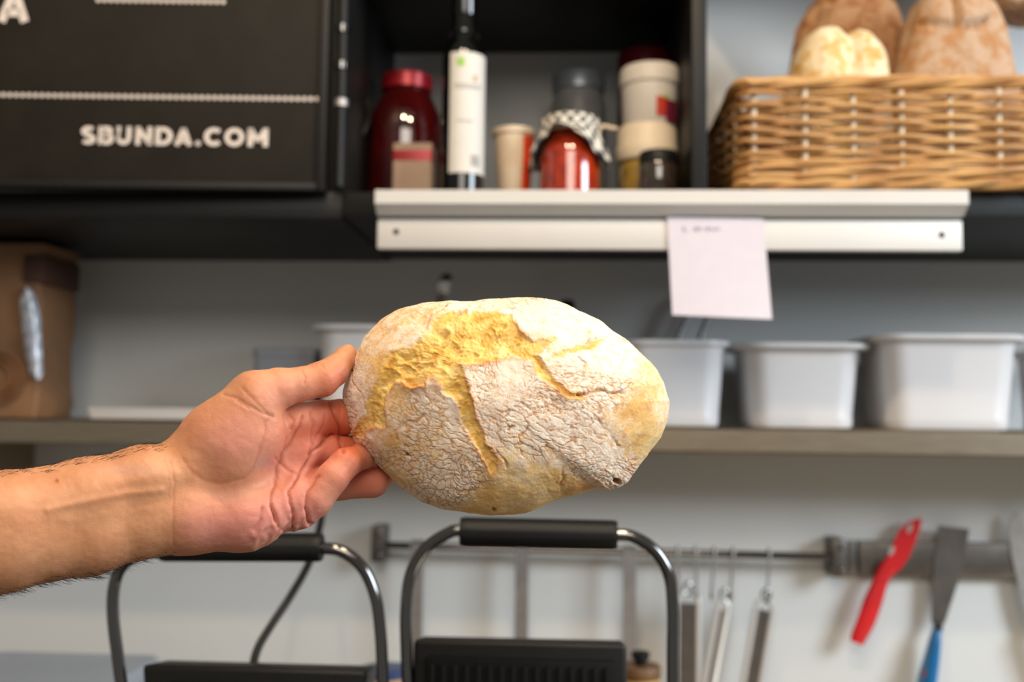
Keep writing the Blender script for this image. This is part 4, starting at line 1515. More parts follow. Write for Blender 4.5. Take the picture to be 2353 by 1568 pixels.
edge[0, :] = edge[-1, :] = edge[:, 0] = edge[:, -1] = True
bidx = np.where(edge, idx, bidx)
Qf = np.stack([idx[:-1, :-1], idx[1:, :-1], idx[1:, 1:], idx[:-1, 1:]], -1).reshape(-1, 4)
Qb = np.stack([bidx[:-1, :-1], bidx[:-1, 1:], bidx[1:, 1:], bidx[1:, :-1]], -1).reshape(-1, 4)
V = np.concatenate([front.reshape(-1, 3), back.reshape(-1, 3)])
Q = np.concatenate([Qf, Qb])
used = np.zeros(len(V), bool)
used[Q.ravel()] = True
remap = np.cumsum(used) - 1
V = V[used]
Q = remap[Q]
bX = np.concatenate([bpx.ravel(), bpx.ravel()])[used]
bY = np.concatenate([bpy_.ravel(), bpy_.ravel()])[used]
isf = np.concatenate([np.ones(n1 * n1), np.where(edge.ravel(), 1, 0)])[used]
sE = np.concatenate([s_.ravel(), s_.ravel()])[used]
N = vnormals(V, Q)
if np.mean(np.einsum('ij,ij->i', N, V - V.mean(0))) < 0:
    N = -N
    Q = Q[:, ::-1]
U = V * 1.0
c0 = V.mean(0)
lump = fbm((U[:, 0] - c0[0]) * 28, (U[:, 1] - c0[1]) * 28, (U[:, 2] - c0[2]) * 28, 3, 3)
fine = fbm(U[:, 0] * 260, U[:, 1] * 260, U[:, 2] * 260, 4, 9)
mid = fbm(U[:, 0] * 90, U[:, 1] * 90, U[:, 2] * 90, 4, 21)
jx = 8 * fbm(bX / 31, bY / 27, bX * 0, 4, 5, .6)
jy = 8 * fbm(bX / 29 + 40.3, bY / 33, bX * 0, 4, 8, .6)
sd = np.full(len(V), -1e9)
for k, pl_ in enumerate(CRUMB):
    sd = np.maximum(sd, poly_sd(bX + jx * .8, bY + jy * .8, pl_) - (4 if k == 2 else 0))
lp0 = np.zeros(len(V))
for (cx, cy, rx_, ry_) in ((1050, 520, 300, 70), (930, 780, 100, 280), (560, 660, 240, 80), (360, 800, 60, 150), (300, 940, 120, 60), (1000, 1100, 120, 160), (1480, 690, 140, 80), (1250, 300, 110, 80)):
    lp0 = np.maximum(lp0, np.exp(-(((bX - 750 - cx / ZX) / (rx_ / ZX)) ** 2 + ((bY - 650 - cy / ZX) / (ry_ / ZX)) ** 2)))
wid = 3 + 5 * (1 - lp0)
crumb = sstep(-wid, wid, sd + (1 - lp0) * (7 * mid + 4 * fine)) * isf
soft = np.exp(-(((bX - 1330) / 60.) ** 2 + ((bY - 860) / 60.) ** 2))
hgt = .0016 * lump
out_d = np.clip(-sd, 0, None)
lift = np.exp(-(out_d / 22.0) ** 1.2) * (sd < 0) * isf
lowp = np.zeros(len(V))
for (cx, cy, rx_, ry_) in ((1050, 520, 260, 70), (930, 780, 90, 250), (560, 660, 220, 70), (360, 800, 60, 140), (300, 940, 110, 60), (1000, 1100, 110, 140), (1480, 690, 130, 70), (1250, 300, 90, 70)):
    lowp = np.maximum(lowp, np.exp(-(((bX - 750 - cx / ZX) / (rx_ / ZX)) ** 2 + ((bY - 650 - cy / ZX) / (ry_ / ZX)) ** 2)))
hgt += lift * (.0003 + .0028 * lowp * (.7 + .5 * vnoise(bX / 40, bY / 40, bX * 0, 31)))
inner = sstep(0, 45, sd) * isf
wpx_, wpy_ = bX + 14 * fbm(bX / 38, bY / 38, bX * 0, 3, 41), bY + 14 * fbm(bX / 38 + 9, bY / 38, bX * 0, 3, 42)
fib = 1 - np.abs(fbm(wpx_ / 30, wpy_ / 22, bX * 0, 4, 44, .55))
lum = fbm(bX / 55, bY / 45, bX * 0, 3, 47)
hgt += crumb * (-.0007 - .0010 * lowp - .0030 * inner + .0022 * (fib - .6) * (.3 + inner) + .0016 * lum * inner + .0007 * mid + .0005 * fine)
# flour amount, by region
fl = .60 + .50 * fbm(bX / 130, bY / 130, bX * 0, 3, 61)


def blob(cx, cy, rx_, ry_, amt):
    x_, y_ = 750 + cx / ZX, 650 + cy / ZX
    return amt * np.exp(-(((bX - x_) / (rx_ / ZX)) ** 2 + ((bY - y_) / (ry_ / ZX)) ** 2))


fl = fl + blob(1400, 230, 500, 180, .5) + blob(1700, 600, 250, 160, .45) + blob(1200, 800, 420, 330, .35) + blob(650, 880, 300, 250, .45) + blob(1750, 1150, 160, 160, .35)
fl = fl + blob(750, 1220, 260, 150, .55) - blob(2080, 760, 170, 320, .75) - blob(1150, 1420, 400, 110, .9) - blob(1850, 980, 200, 120, .25) - blob(330, 420, 170, 330, .45) - blob(480, 200, 300, 90, .35) - blob(420, 1240, 180, 60, .4) - blob(1480, 1230, 120, 110, .5)
fl = fl - blob(470, 830, 110, 60, .2) - blob(1560, 1300, 140, 70, .5) - blob(2000, 1080, 120, 90, .3)
fl = np.clip(fl, 0, 1) * (1 - crumb)
# craquelure
wx, wy = bX + jx * .9, bY + jy * .9
e1, rv1 = vor_edge(wx / 15., wy / 15., 3)
ca, sa = math.cos(.45), math.sin(.45)
lx, ly = wx * ca + wy * sa, -wx * sa + wy * ca
e2, rv2 = vor_edge(lx / 46., ly / 13., 11)
cmask1 = sstep(.05, .55, fbm(bX / 90, bY / 90, bX * 0, 3, 71) + blob(780, 1290, 200, 120, .9) + blob(1060, 720, 220, 220, .6) + blob(1650, 640, 230, 150, .9) + blob(520, 780, 140, 120, .4))
cmask2 = sstep(-.05, .5, fbm(bX / 110 + 7, bY / 110, bX * 0, 3, 81) + blob(1400, 950, 300, 220, .9) + blob(680, 960, 240, 150, .6) + blob(1500, 280, 300, 120, .3))
k1 = np.exp(-(e1 / .06) ** 2) * cmask1
k2 = np.exp(-(e2 / .06) ** 2) * cmask2
e3, rv3 = vor_edge(wx / 8.5 + 3.3, wy / 7., 23)
cm3 = sstep(.0, .6, fbm(bX / 70 + 3, bY / 70, bX * 0, 3, 91) + blob(1150, 720, 260, 180, .5) + blob(600, 800, 220, 160, .5) + blob(1700, 620, 200, 120, .5))
k3 = .35 * np.exp(-(e3 / .09) ** 2) * cm3
craq = np.clip(np.maximum(np.maximum(k1, k2), k3), 0, 1) * (1 - crumb) * isf * sstep(.15, .5, fl)
hgt -= .0005 * craq
hgt += .0002 * (1 - crumb) * isf * (rv1 - .5) * cmask1 + .0004 * (1 - crumb) * isf * (rv2 - .5) * cmask2
crk = np.zeros(len(V))
for pts, wd, am in CRACKS:
    d = seg_dist(bX + jx * .7 + 3 * fine, bY + jy * .7 + 3 * mid, pts, False)
    crk = np.maximum(crk, am * np.exp(-(d / (wd * .58)) ** 2) * (.65 + .5 * mid))
crk = crk * isf
hgt -= .0020 * crk
for (hx_, hy_, hr, hdp) in ((1840, 1262, 24, .009), (1060, 1440, 14, .002), (505, 1092, 12, .003)):
    d = np.hypot(bX - 750 - hx_ / ZX, (bY - 650 - hy_ / ZX) * 1.3 + jx * .3)
    hgt -= hdp * sstep(hr / ZX * 1.2, hr / ZX * .5, d) * isf
    crk = np.maximum(crk, 1.2 * sstep(hr / ZX * 1.3, hr / ZX * .8, d) * isf)
hgt += (1 - crumb) * (.00035 * mid + .00018 * fine)
hgt *= np.where(isf > 0, 1, .8)
toast = np.clip(1.1 * lift * lowp * sstep(16, 2, out_d), 0, 1)
for (cx, cy, rx_, ry_, am) in ((1640, 1290, 130, 45, .8), (520, 175, 130, 35, .5), (640, 140, 60, 30, .5), (1930, 1180, 40, 80, .5), (2150, 780, 30, 120, .25), (520, 640, 70, 30, .6), (840, 560, 30, 60, .5), (180, 960, 40, 60, .5)):
    toast = np.maximum(toast, blob(cx, cy, rx_, ry_, am) * (.6 + .6 * mid))
toast = np.clip(toast, 0, 1) * isf
V = V + N * hgt[:, None]


def loaf_material():
    m = bpy.data.materials.new('rustic_loaf_crust')
    m.use_nodes = True
    nt = m.node_tree
    b = nt.nodes['Principled BSDF']
    L = nt.links.new

    def attr(n_):
        a = nt.nodes.new('ShaderNodeAttribute')
        a.attribute_name = n_
        return a.outputs['Fac']

    def noise(sc, det=6, ro=.6):
        t = nt.nodes.new('ShaderNodeTexNoise')
        t.inputs['Scale'].default_value = sc
        t.inputs['Detail'].default_value = det
        t.inputs['Roughness'].default_value = ro
        L(tc.outputs['Object'], t.inputs['Vector'])
        return t.outputs['Fac']

    def ramp(fac, stops):
        r_ = nt.nodes.new('ShaderNodeValToRGB')
        e = r_.color_ramp.elements
        e[0].position, e[0].color = stops[0][0], (*stops[0][1], 1)
        e[1].position, e[1].color = stops[-1][0], (*stops[-1][1], 1)
        for p_, c_ in stops[1:-1]:
            e.new(p_).color = (*c_, 1)
        L(fac, r_.inputs['Fac'])
        return r_.outputs['Color']

    def mix(f, a, c_):
        x = nt.nodes.new('ShaderNodeMix')
        x.data_type = 'RGBA'
        L(f, x.inputs[0]) if not isinstance(f, float) else None
        if isinstance(f, float):
            x.inputs[0].default_value = f
        L(a, x.inputs[6])
        L(c_, x.inputs[7])
        return x.outputs[2]

    def math_(op, a, c_=None, clamp=False):
        x = nt.nodes.new('ShaderNodeMath')
        x.operation = op
        x.use_clamp = clamp
        for i, q in enumerate((a, c_)):
            if q is None:
                continue
            if isinstance(q, (int, float)):
                x.inputs[i].default_value = q
            else:
                L(q, x.inputs[i])
        return x.outputs[0]
    tc = nt.nodes.new('ShaderNodeTexCoord')
    nA, nB, nC = noise(32), noise(170, 8, .7), noise(620, 4)
    crust = ramp(nA, [(.30, lin((214, 158, 88))), (.50, lin((236, 190, 122))), (.70, lin((246, 214, 158)))])
    flour = ramp(nB, [(.30, lin((222, 178, 138))), (.48, lin((244, 221, 196))), (.75, lin((251, 240, 224)))])
    crumbc = ramp(noise(75, 8, .7), [(.28, lin((194, 126, 50))), (.42, lin((226, 176, 88))), (.58, lin((242, 204, 124))), (.72, lin((249, 228, 168)))])
    brown = ramp(nA, [(.3, lin((150, 88, 36))), (.7, lin((196, 132, 64)))])
    f = math_('ADD', attr('flour'), math_('MULTIPLY', math_('SUBTRACT', nB, .5), 1.5))
    f = math_('ADD', f, math_('MULTIPLY', math_('SUBTRACT', nC, .5), .8))
    fr = nt.nodes.new('ShaderNodeMapRange')
    fr.inputs['From Min'].default_value = .12
    fr.inputs['From Max'].default_value = .70
    L(f, fr.inputs['Value'])
    col = mix(fr.outputs[0], crust, flour)
    col = mix(math_('MULTIPLY', attr('craq'), .72, True), col, brown)
    col = mix(attr('crumb'), col, crumbc)
    tst = ramp(nB, [(.3, lin((196, 112, 44))), (.7, lin((226, 150, 72)))])
    col = mix(math_('MULTIPLY', attr('toast'), .75, True), col, tst)
    col = mix(math_('MULTIPLY', attr('crack'), .8, True), col, brown)
    L(col, b.inputs['Base Color'])
    b.inputs['Roughness'].default_value = .85
    b.inputs['Specular IOR Level'].default_value = .2
    b.inputs['Subsurface Weight'].default_value = .12
    b.inputs['Subsurface Radius'].default_value = (.006, .004, .002)
    b.inputs['Subsurface Scale'].default_value = .5
    bp = nt.nodes.new('ShaderNodeBump')
    bp.inputs['Strength'].default_value = .45
    bp.inputs['Distance'].default_value = .0012
    L(math_('ADD', nB, math_('MULTIPLY', nC, .6)), bp.inputs['Height'])
    L(bp.outputs['Normal'], b.inputs['Normal'])
    return m


bread = mesh_np('bread_loaf', V, Q, loaf_material())
set_attr(bread.data, 'crumb', crumb)
set_attr(bread.data, 'flour', fl)
set_attr(bread.data, 'craq', craq)
set_attr(bread.data, 'toast', toast)
set_attr(bread.data, 'crack', np.clip(crk, 0, 1))
tag(bread, 'large floured rustic loaf with a torn golden crust, held in the hand', 'bread')

# ================================================================== THE ARM AND HAND
xs = np.concatenate([np.arange(-1500, -70, 16.0), np.arange(-70, 990, 3.4)])
ys = np.concatenate([np.arange(770, 1400, 3.4), np.arange(1400, 1900, 14.0)])
ds = np.concatenate([np.arange(-760, -140, 16.0), np.arange(-140, 400, 3.6)])
FLD = np.full((len(xs), len(ys), len(ds)), 500.0, np.float32)


def bbox(lo, hi):
    sl = []
    for arr_, a, b in zip((xs, ys, ds), lo, hi):
        i0 = max(int(np.searchsorted(arr_, a)) - 2, 0)
        i1 = min(int(np.searchsorted(arr_, b)) + 2, len(arr_))
        sl.append(slice(i0, i1))
    return tuple(sl)


def grid(sl):
    return (xs[sl[0]].astype(np.float32)[:, None, None], ys[sl[1]].astype(np.float32)[None, :, None], ds[sl[2]].astype(np.float32)[None, None, :])


def smin(a, b, k):
    h_ = np.clip(.5 + .5 * (b - a) / k, 0, 1)
    return b * (1 - h_) + a * h_ - k * h_ * (1 - h_)


def cone(a, b, r1, r2):
    a, b = np.array(a, np.float32), np.array(b, np.float32)
    m_ = max(r1, r2)

    def f(X, Y_, D):
        v = b - a
        L_ = float((v * v).sum()) + 1e-6
        t = np.clip(((X - a[0]) * v[0] + (Y_ - a[1]) * v[1] + (D - a[2]) * v[2]) / L_, 0, 1)
        return np.sqrt((X - a[0] - t * v[0]) ** 2 + (Y_ - a[1] - t * v[1]) ** 2 + (D - a[2] - t * v[2]) ** 2) - (r1 + (r2 - r1) * t)
    return f, np.minimum(a, b) - m_, np.maximum(a, b) + m_


def ell(c_, r_, rotz=0.0):
    c_, r_ = np.array(c_, np.float32), np.array(r_, np.float32)
    cz, sz_ = math.cos(rotz), math.sin(rotz)

    def f(X, Y_, D):
        x_, y_, d_ = X - c_[0], Y_ - c_[1], D - c_[2]
        u_, v_ = x_ * cz + y_ * sz_, -x_ * sz_ + y_ * cz
        k0 = np.sqrt((u_ / r_[0]) ** 2 + (v_ / r_[1]) ** 2 + (d_ / r_[2]) ** 2)
        k1 = np.sqrt((u_ / r_[0] ** 2) ** 2 + (v_ / r_[1] ** 2) ** 2 + (d_ / r_[2] ** 2) ** 2) + 1e-6
        return k0 * (k0 - 1) / k1
    m_ = float(r_.max())
    return f, c_ - m_, c_ + m_


def add(field, prim, k):
    f, lo, hi = prim
    sl = bbox(lo - k - 20, hi + k + 20)
    field[sl] = smin(field[sl], f(*grid(sl)), k)


# forearm: two bones' worth of flesh give the flat oval section
top_chain = [(-1500, 1400, -560, 160), (-900, 1300, -380, 140), (-400, 1232, -215, 120), (0, 1190, -95, 103), (200, 1148, -45, 92), (330, 1112, -18, 84), (410, 1102, 0, 76)]
bot_chain = [(-1500, 1520, -560, 180), (-900, 1420, -380, 160), (-400, 1320, -205, 132), (0, 1250, -85, 110), (200, 1222, -30, 98), (330, 1192, -5, 88), (420, 1186, 8, 84)]
for ch in (top_chain, bot_chain):
    for p_, q_ in zip(ch[:-1], ch[1:]):
        add(FLD, cone(p_[:3], q_[:3], p_[3], q_[3]), 26)
# palm
add(FLD, cone((430, 1186, 6), (560, 1186, 20), 86, 80), 30)        # heel of the hand, little-finger side
add(FLD, cone((560, 1186, 20), (672, 1150, 38), 78, 62), 26)
add(FLD, cone((420, 1135, 25), (660, 1090, 62), 72, 56), 26)
add(FLD, cone((430, 1090, 35), (690, 1030, 70), 66, 50), 24)
add(FLD, cone((430, 1075, 40), (680, 972, 66), 62, 46), 22)
# thumb base
add(FLD, cone((405, 1085, 12), (490, 1000, 2), 66, 64), 28)
add(FLD, cone((490, 1000, 2), (584, 916, -4), 66, 61), 22)
add(FLD, ell((532, 1022, -14), (130, 100, 66), -.55), 40)
BASE = FLD.copy()


def finger(joints, k, ki=7):
    lo = np.min([np.array(j[:3]) - j[3] for j in joints], 0) - 30 - k
    hi = np.max([np.array(j[:3]) + j[3] for j in joints], 0) + 30 + k
    sl = bbox(lo, hi)
    gX = grid(sl)
    g_ = np.full(FLD[sl].shape, 500., np.float32)
    for p_, q_ in zip(joints[:-1], joints[1:]):
        f, _, _ = cone(p_[:3], q_[:3], p_[3], q_[3])
        g_ = smin(g_, f(*gX), ki)
    FLD[sl] = np.minimum(FLD[sl], smin(BASE[sl], g_, k))


finger([(584, 916, -4, 61), (640, 894, 6, 47), (690, 884, 20, 39), (738, 872, 40, 40), (768, 852, 62, 34), (788, 828, 84, 27), (799, 812, 98, 21)], 16, 8)   # thumb
finger([(668, 976, 62, 46), (735, 962, 98, 42), (788, 958, 140, 40), (830, 954, 205, 36), (868, 950, 258, 34), (930, 955, 315, 29)], 14)                      # index
finger([(672, 1038, 66, 46), (745, 1036, 105, 40), (798, 1040, 152, 37), (840, 1036, 215, 34), (880, 1032, 268, 32), (945, 1036, 322, 28)], 14)                 # middle
finger([(690, 1108, 70, 44), (780, 1112, 118, 37), (856, 1109, 160, 35), (888, 1080, 235, 32), (915, 1050, 280, 30), (955, 1020, 318, 27)], 12)                 # ring
finger([(684, 1170, 34, 50), (724, 1148, 22, 41), (764, 1098, 22, 38), (792, 1066, 44, 36), (826, 1050, 100, 31), (856, 1046, 158, 28), (905, 1030, 240, 25)], 9)  # little finger
# the loaf presses into the finger pads
sl = bbox((740, 780, 20), (990, 1300, 400))
X, Y_, D = grid(sl)
thg = np.arctan2(Y_ - BC[1], X - BC[0])
sg_ = np.hypot(X - BC[0], Y_ - BC[1]) / bread_R(thg)
dbp = (ZB - Z0) / UNIT
tg = np.where(D < dbp, (dbp - D) / (TF / UNIT), (D - dbp) / (TB / UNIT))
val = ((sg_ ** PB + np.abs(tg) ** PB) ** (1 / PB) - 1) * 170
FLD[sl] = np.maximum(FLD[sl], (-(val + 1.0)).astype(np.float32))

# surface nets
neg = FLD < 0
c8 = np.zeros(tuple(n_ - 1 for n_ in neg.shape), np.int8)
for a in (0, 1):
    for b in (0, 1):
        for c_ in (0, 1):
            c8 += neg[a:neg.shape[0] - 1 + a, b:neg.shape[1] - 1 + b, c_:neg.shape[2] - 1 + c_]
act = (c8 > 0) & (c8 < 8)
ci, cj_, ck_ = np.nonzero(act)
vid = np.full(act.shape, -1, np.int32)
vid[ci, cj_, ck_] = np.arange(len(ci))
acc = np.zeros((len(ci), 3))
cnt = np.zeros(len(ci))
cor = [(a, b, c_) for a in (0, 1) for b in (0, 1) for c_ in (0, 1)]
cv = {o_: FLD[ci + o_[0], cj_ + o_[1], ck_ + o_[2]].astype(float) for o_ in cor}
cp = {o_: np.stack([xs[ci + o_[0]], ys[cj_ + o_[1]], ds[ck_ + o_[2]]], 1) for o_ in cor}
for i, o1 in enumerate(cor):
    for o2 in cor[i + 1:]:
        if sum(abs(p_ - q_) for p_, q_ in zip(o1, o2)) != 1:
            continue
        v1, v2 = cv[o1], cv[o2]
        x_ = (v1 < 0) != (v2 < 0)
        t = np.where(x_, v1 / np.where(x_, v1 - v2, 1), 0)
        pt_ = cp[o1] + (cp[o2] - cp[o1]) * t[:, None]
        acc += np.where(x_[:, None], pt_, 0)
        cnt += x_
HV = acc / cnt[:, None]
quads = []
for ax in range(3):
    n_ = neg.shape
    s1 = [slice(1, n_[0] - 1), slice(1, n_[1] - 1), slice(1, n_[2] - 1)]
    s2 = list(s1)
    s1[ax] = slice(0, n_[ax] - 1)
    s2[ax] = slice(1, n_[ax])
    A0, A1 = neg[tuple(s1)], neg[tuple(s2)]
    ii = np.nonzero(A0 != A1)
    base_i = [ii[0] + s1[0].start, ii[1] + s1[1].start, ii[2] + s1[2].start]
    o1, o2 = [(1, 2), (2, 0), (0, 1)][ax]

    def cell(d1, d2):
        q_ = [b.copy() for b in base_i]
        q_[o1] -= d1
        q_[o2] -= d2
        return vid[q_[0], q_[1], q_[2]]
    qd = np.stack([cell(1, 1), cell(0, 1), cell(0, 0), cell(1, 0)], 1)
    flip = ~A0[ii]
    qd[flip] = qd[flip][:, ::-1]
    quads.append(qd)
HQ = np.concatenate(quads)
HQ = HQ[(HQ >= 0).all(1)]
# keep only the arm (drop crumbs of surface cut loose behind the loaf)
nV = len(HV)
# light smoothing
ed = np.concatenate([HQ[:, [0, 1]], HQ[:, [1, 2]], HQ[:, [2, 3]], HQ[:, [3, 0]]])
deg = np.bincount(ed[:, 0], minlength=nV) + np.bincount(ed[:, 1], minlength=nV)
for it in range(4):
    S = np.zeros_like(HV)
    for c_ in range(3):
        S[:, c_] = np.bincount(ed[:, 0], HV[ed[:, 1], c_], minlength=nV) + np.bincount(ed[:, 1], HV[ed[:, 0], c_], minlength=nV)
    HV = HV * .45 + .55 * S / np.maximum(deg, 1)[:, None]
HN = vnormals(HV, HQ)
ctr = HV[(HV[:, 0] > 100) & (HV[:, 0] < 300)].mean(0)
sel = (HV[:, 0] > 150) & (HV[:, 0] < 250)
if np.mean(np.einsum('ij,ij->i', HN[sel], HV[sel] - ctr)) < 0:
    HN = -HN
    HQ = HQ[:, ::-1]

HZ = 2.904


def hz_pts(pts):
    return [(400 + x / HZ, 760 + y / HZ) for x, y in pts]


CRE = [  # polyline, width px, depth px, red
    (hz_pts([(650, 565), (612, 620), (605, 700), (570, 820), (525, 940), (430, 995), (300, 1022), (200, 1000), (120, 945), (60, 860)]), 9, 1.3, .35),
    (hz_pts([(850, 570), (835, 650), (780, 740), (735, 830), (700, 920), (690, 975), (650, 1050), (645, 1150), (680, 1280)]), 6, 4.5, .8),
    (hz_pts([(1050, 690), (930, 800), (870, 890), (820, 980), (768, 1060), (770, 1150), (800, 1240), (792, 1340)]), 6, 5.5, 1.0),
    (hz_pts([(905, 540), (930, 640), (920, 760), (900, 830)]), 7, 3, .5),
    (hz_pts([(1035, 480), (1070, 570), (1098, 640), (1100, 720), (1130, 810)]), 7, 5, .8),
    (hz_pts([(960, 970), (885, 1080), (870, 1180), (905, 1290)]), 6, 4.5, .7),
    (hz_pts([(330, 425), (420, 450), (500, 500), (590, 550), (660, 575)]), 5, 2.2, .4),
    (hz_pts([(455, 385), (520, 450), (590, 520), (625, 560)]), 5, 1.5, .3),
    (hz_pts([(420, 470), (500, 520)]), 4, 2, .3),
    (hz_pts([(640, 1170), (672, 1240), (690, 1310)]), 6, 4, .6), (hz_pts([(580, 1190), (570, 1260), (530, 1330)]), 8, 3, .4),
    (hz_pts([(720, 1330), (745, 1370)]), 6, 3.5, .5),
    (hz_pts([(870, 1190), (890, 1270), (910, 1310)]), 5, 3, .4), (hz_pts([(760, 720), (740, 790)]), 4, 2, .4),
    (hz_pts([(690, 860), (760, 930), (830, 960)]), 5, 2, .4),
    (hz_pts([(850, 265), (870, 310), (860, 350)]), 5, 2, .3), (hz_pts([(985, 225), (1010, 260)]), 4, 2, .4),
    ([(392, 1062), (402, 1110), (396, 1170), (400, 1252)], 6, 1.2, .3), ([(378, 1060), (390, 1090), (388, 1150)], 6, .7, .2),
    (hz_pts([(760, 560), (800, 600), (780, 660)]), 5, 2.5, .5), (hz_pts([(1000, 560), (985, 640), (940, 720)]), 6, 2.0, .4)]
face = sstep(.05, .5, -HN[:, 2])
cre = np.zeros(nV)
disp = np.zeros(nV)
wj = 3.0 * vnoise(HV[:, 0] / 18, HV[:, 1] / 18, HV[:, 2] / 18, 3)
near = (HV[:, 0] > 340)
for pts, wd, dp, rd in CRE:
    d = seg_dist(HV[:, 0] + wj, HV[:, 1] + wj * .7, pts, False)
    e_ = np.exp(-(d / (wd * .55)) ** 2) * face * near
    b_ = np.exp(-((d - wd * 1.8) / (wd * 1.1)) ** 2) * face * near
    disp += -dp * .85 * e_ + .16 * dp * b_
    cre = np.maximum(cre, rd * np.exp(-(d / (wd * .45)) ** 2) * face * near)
# tendons of the inner wrist, hollow of the palm
for pts, wd, dp in (([(110, 1172), (200, 1152), (290, 1134), (370, 1128)], 9, 2.6), ([(150, 1196), (250, 1182), (380, 1166)], 12, 1.0), ([(250, 1110), (330, 1100), (400, 1085)], 14, 2.0)):
    d = seg_dist(HV[:, 0], HV[:, 1], pts, False)
    disp += dp * np.exp(-(d / wd) ** 2) * face
disp += -9 * np.exp(-(((HV[:, 0] - 625) / 45) ** 2 + ((HV[:, 1] - 1075) / 50) ** 2)) * face
disp += 5 * np.exp(-(((HV[:, 0] - 672) / 22) ** 2 + ((HV[:, 1] - 975) / 16) ** 2)) * face
disp += 3.5 * np.exp(-(((HV[:, 0] - 740) / 22) ** 2 + ((HV[:, 1] - 990) / 30) ** 2)) * face
disp += 3.5 * np.exp(-(((HV[:, 0] - 712) / 20) ** 2 + ((HV[:, 1] - 1060) / 24) ** 2)) * face
# bunched skin along the little-finger edge
bun = np.exp(-((HV[:, 1] - (1225 - (HV[:, 0] - 600) * .25)) / 34) ** 2) * sstep(540, 600, HV[:, 0]) * sstep(745, 690, HV[:, 0])
disp += 2.6 * bun * np.sin((HV[:, 0] + .35 * (HV[:, 1] - 1200)) / 6.3 + 2 * wj / 3)
disp += 1.3 * fbm(HV[:, 0] / 60, HV[:, 1] / 60, HV[:, 2] / 60, 3, 13) + .35 * fbm(HV[:, 0] / 9, HV[:, 1] / 9, HV[:, 2] / 9, 2, 14)
HV2 = HV + HN * disp[:, None]
WV = cam_pt(HV2[:, 0], HV2[:, 1], Z0 + HV2[:, 2] * UNIT)


def g2(cx, cy, rx_, ry_):
    return np.exp(-(((HV[:, 0] - cx) / rx_) ** 2 + ((HV[:, 1] - cy) / ry_) ** 2))


pink = np.clip(1.0 * g2(530, 1215, 130, 70) + .9 * g2(680, 1200, 90, 50) + .75 * g2(540, 1010, 90, 70) + .8 * g2(690, 1080, 80, 120) + .45 * g2(650, 900, 90, 40) + .8 * g2(760, 990, 60, 60) + .9 * g2(850, 1110, 80, 60) + .6 * g2(790, 880, 40, 40), 0, 1)
pink = pink * sstep(370, 430, HV[:, 0])
redd = np.clip(.8 * g2(770, 960, 50, 60) + .7 * g2(700, 1000, 60, 50) + .8 * g2(810, 1030, 40, 40) + .6 * g2(830, 1110, 60, 40) + .5 * g2(770, 880, 50, 40) + .35 * g2(660, 1100, 60, 50), 0, 1)
bluev = .6 * g2(610, 1070, 22, 16) + .4 * g2(300, 1080, 60, 14)
mole = np.exp(-(np.hypot(HV[:, 0] - 131, HV[:, 1] - 1105) / 4.5) ** 2) * face


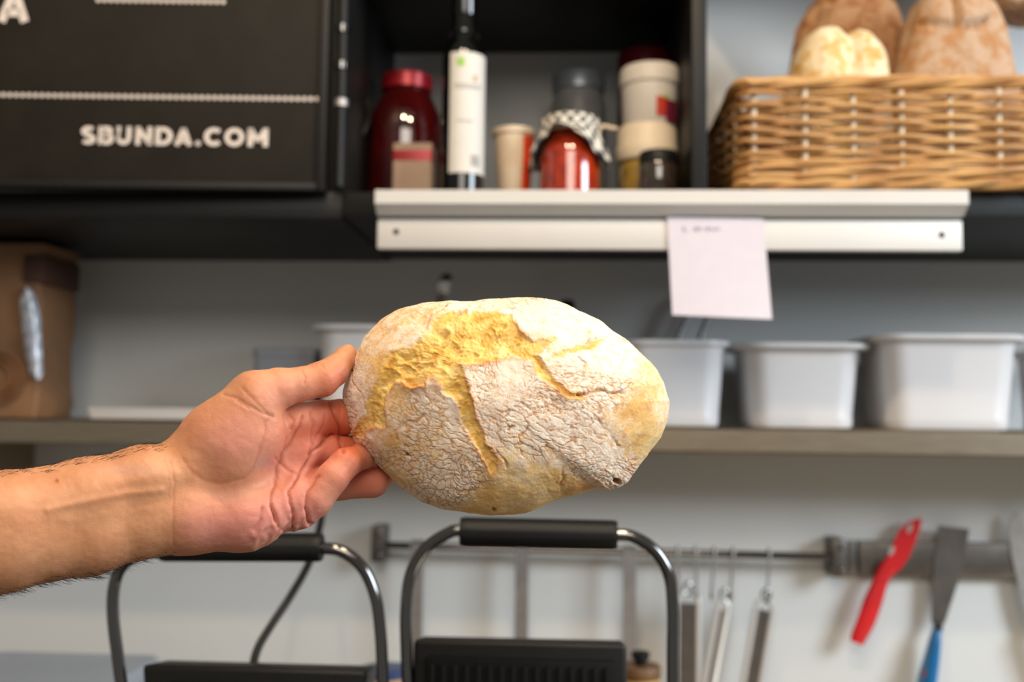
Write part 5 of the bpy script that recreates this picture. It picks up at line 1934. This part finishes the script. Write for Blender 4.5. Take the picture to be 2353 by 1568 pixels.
def skin_material():
    m = bpy.data.materials.new('skin')
    m.use_nodes = True
    nt = m.node_tree
    b = nt.nodes['Principled BSDF']
    L = nt.links.new
    tc = nt.nodes.new('ShaderNodeTexCoord')

    def noise(sc, det=5):
        t = nt.nodes.new('ShaderNodeTexNoise')
        t.inputs['Scale'].default_value = sc
        t.inputs['Detail'].default_value = det
        L(tc.outputs['Object'], t.inputs['Vector'])
        return t.outputs['Fac']
    rp = nt.nodes.new('ShaderNodeValToRGB')
    rp.color_ramp.elements[0].position = .3
    rp.color_ramp.elements[0].color = (*lin((194, 130, 89)), 1)
    rp.color_ramp.elements[1].position = .7
    rp.color_ramp.elements[1].color = (*lin((213, 153, 111)), 1)
    L(noise(45), rp.inputs['Fac'])
    col = rp.outputs['Color']
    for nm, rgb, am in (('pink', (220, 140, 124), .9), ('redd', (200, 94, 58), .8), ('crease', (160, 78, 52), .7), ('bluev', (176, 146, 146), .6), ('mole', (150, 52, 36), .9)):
        a = nt.nodes.new('ShaderNodeAttribute')
        a.attribute_name = nm
        mu = nt.nodes.new('ShaderNodeMath')
        mu.operation = 'MULTIPLY'
        mu.inputs[1].default_value = am
        mu.use_clamp = True
        L(a.outputs['Fac'], mu.inputs[0])
        x = nt.nodes.new('ShaderNodeMix')
        x.data_type = 'RGBA'
        L(mu.outputs[0], x.inputs[0])
        L(col, x.inputs[6])
        x.inputs[7].default_value = (*lin(rgb), 1)
        col = x.outputs[2]
    L(col, b.inputs['Base Color'])
    b.inputs['Roughness'].default_value = .5
    b.inputs['Specular IOR Level'].default_value = .35
    b.inputs['Subsurface Weight'].default_value = .22
    b.inputs['Subsurface Radius'].default_value = (.012, .005, .003)
    b.inputs['Subsurface Scale'].default_value = .6
    bp = nt.nodes.new('ShaderNodeBump')
    bp.inputs['Strength'].default_value = .22
    bp.inputs['Distance'].default_value = .0008
    L(noise(900, 3), bp.inputs['Height'])
    L(bp.outputs['Normal'], b.inputs['Normal'])
    return m


arm = mesh_np('person', WV, HQ, skin_material())
for nm, ar in (('pink', pink), ('redd', redd), ('crease', cre), ('bluev', bluev), ('mole', mole)):
    set_attr(arm.data, nm, ar)
tag(arm, 'bare left forearm and hand holding up the loaf', 'person')

# arm hair along the upper and lower edge of the forearm
rs = np.random.RandomState(4)
cand = np.nonzero((HV[:, 0] > -60) & (HV[:, 0] < 400) & (HV[:, 2] < 120) & ((HN[:, 1] < -.82) | (HN[:, 1] > .82)) & (np.abs(HN[:, 2]) < .55))[0]
pick = rs.choice(cand, 900, replace=False)
HVs, HFs = [], []
for i in pick:
    p_ = HV2[i]
    top_ = HN[i, 1] < 0
    ln = rs.uniform(16, 40) * (1.0 if p_[0] < 330 else .6)
    dirx = rs.uniform(.5, 1.0)
    d0 = np.array([dirx, HN[i, 1] * rs.uniform(.25, .6), rs.uniform(-.4, .4)])
    cu_ = np.array([0, -HN[i, 1] * rs.uniform(.2, .5), 0])
    pts = []
    for t in (0, .33, .66, 1):
        pts.append(p_ + d0 * ln * t + cu_ * ln * t * t * .7)
    base_n = len(HVs)
    for t, q_ in zip((0, .33, .66, 1), pts):
        w_ = .42 * (1 - .7 * t)
        for a in (0, 2.1, 4.2):
            HVs.append(q_ + np.array([0.2 * math.sin(a), w_ * math.cos(a), w_ * math.sin(a)]))
    for j in range(3):
        for a in range(3):
            HFs.append((base_n + j * 3 + a, base_n + j * 3 + (a + 1) % 3, base_n + j * 3 + 3 + (a + 1) % 3, base_n + j * 3 + 3 + a))
HVs = np.array(HVs)
hair = mesh_np('arm_hair', cam_pt(HVs[:, 0], HVs[:, 1], Z0 + HVs[:, 2] * UNIT), np.array(HFs), M['hair'], parent=arm)
hair['kind'] = 'stuff'
hair['label'] = 'short dark hair along the forearm'
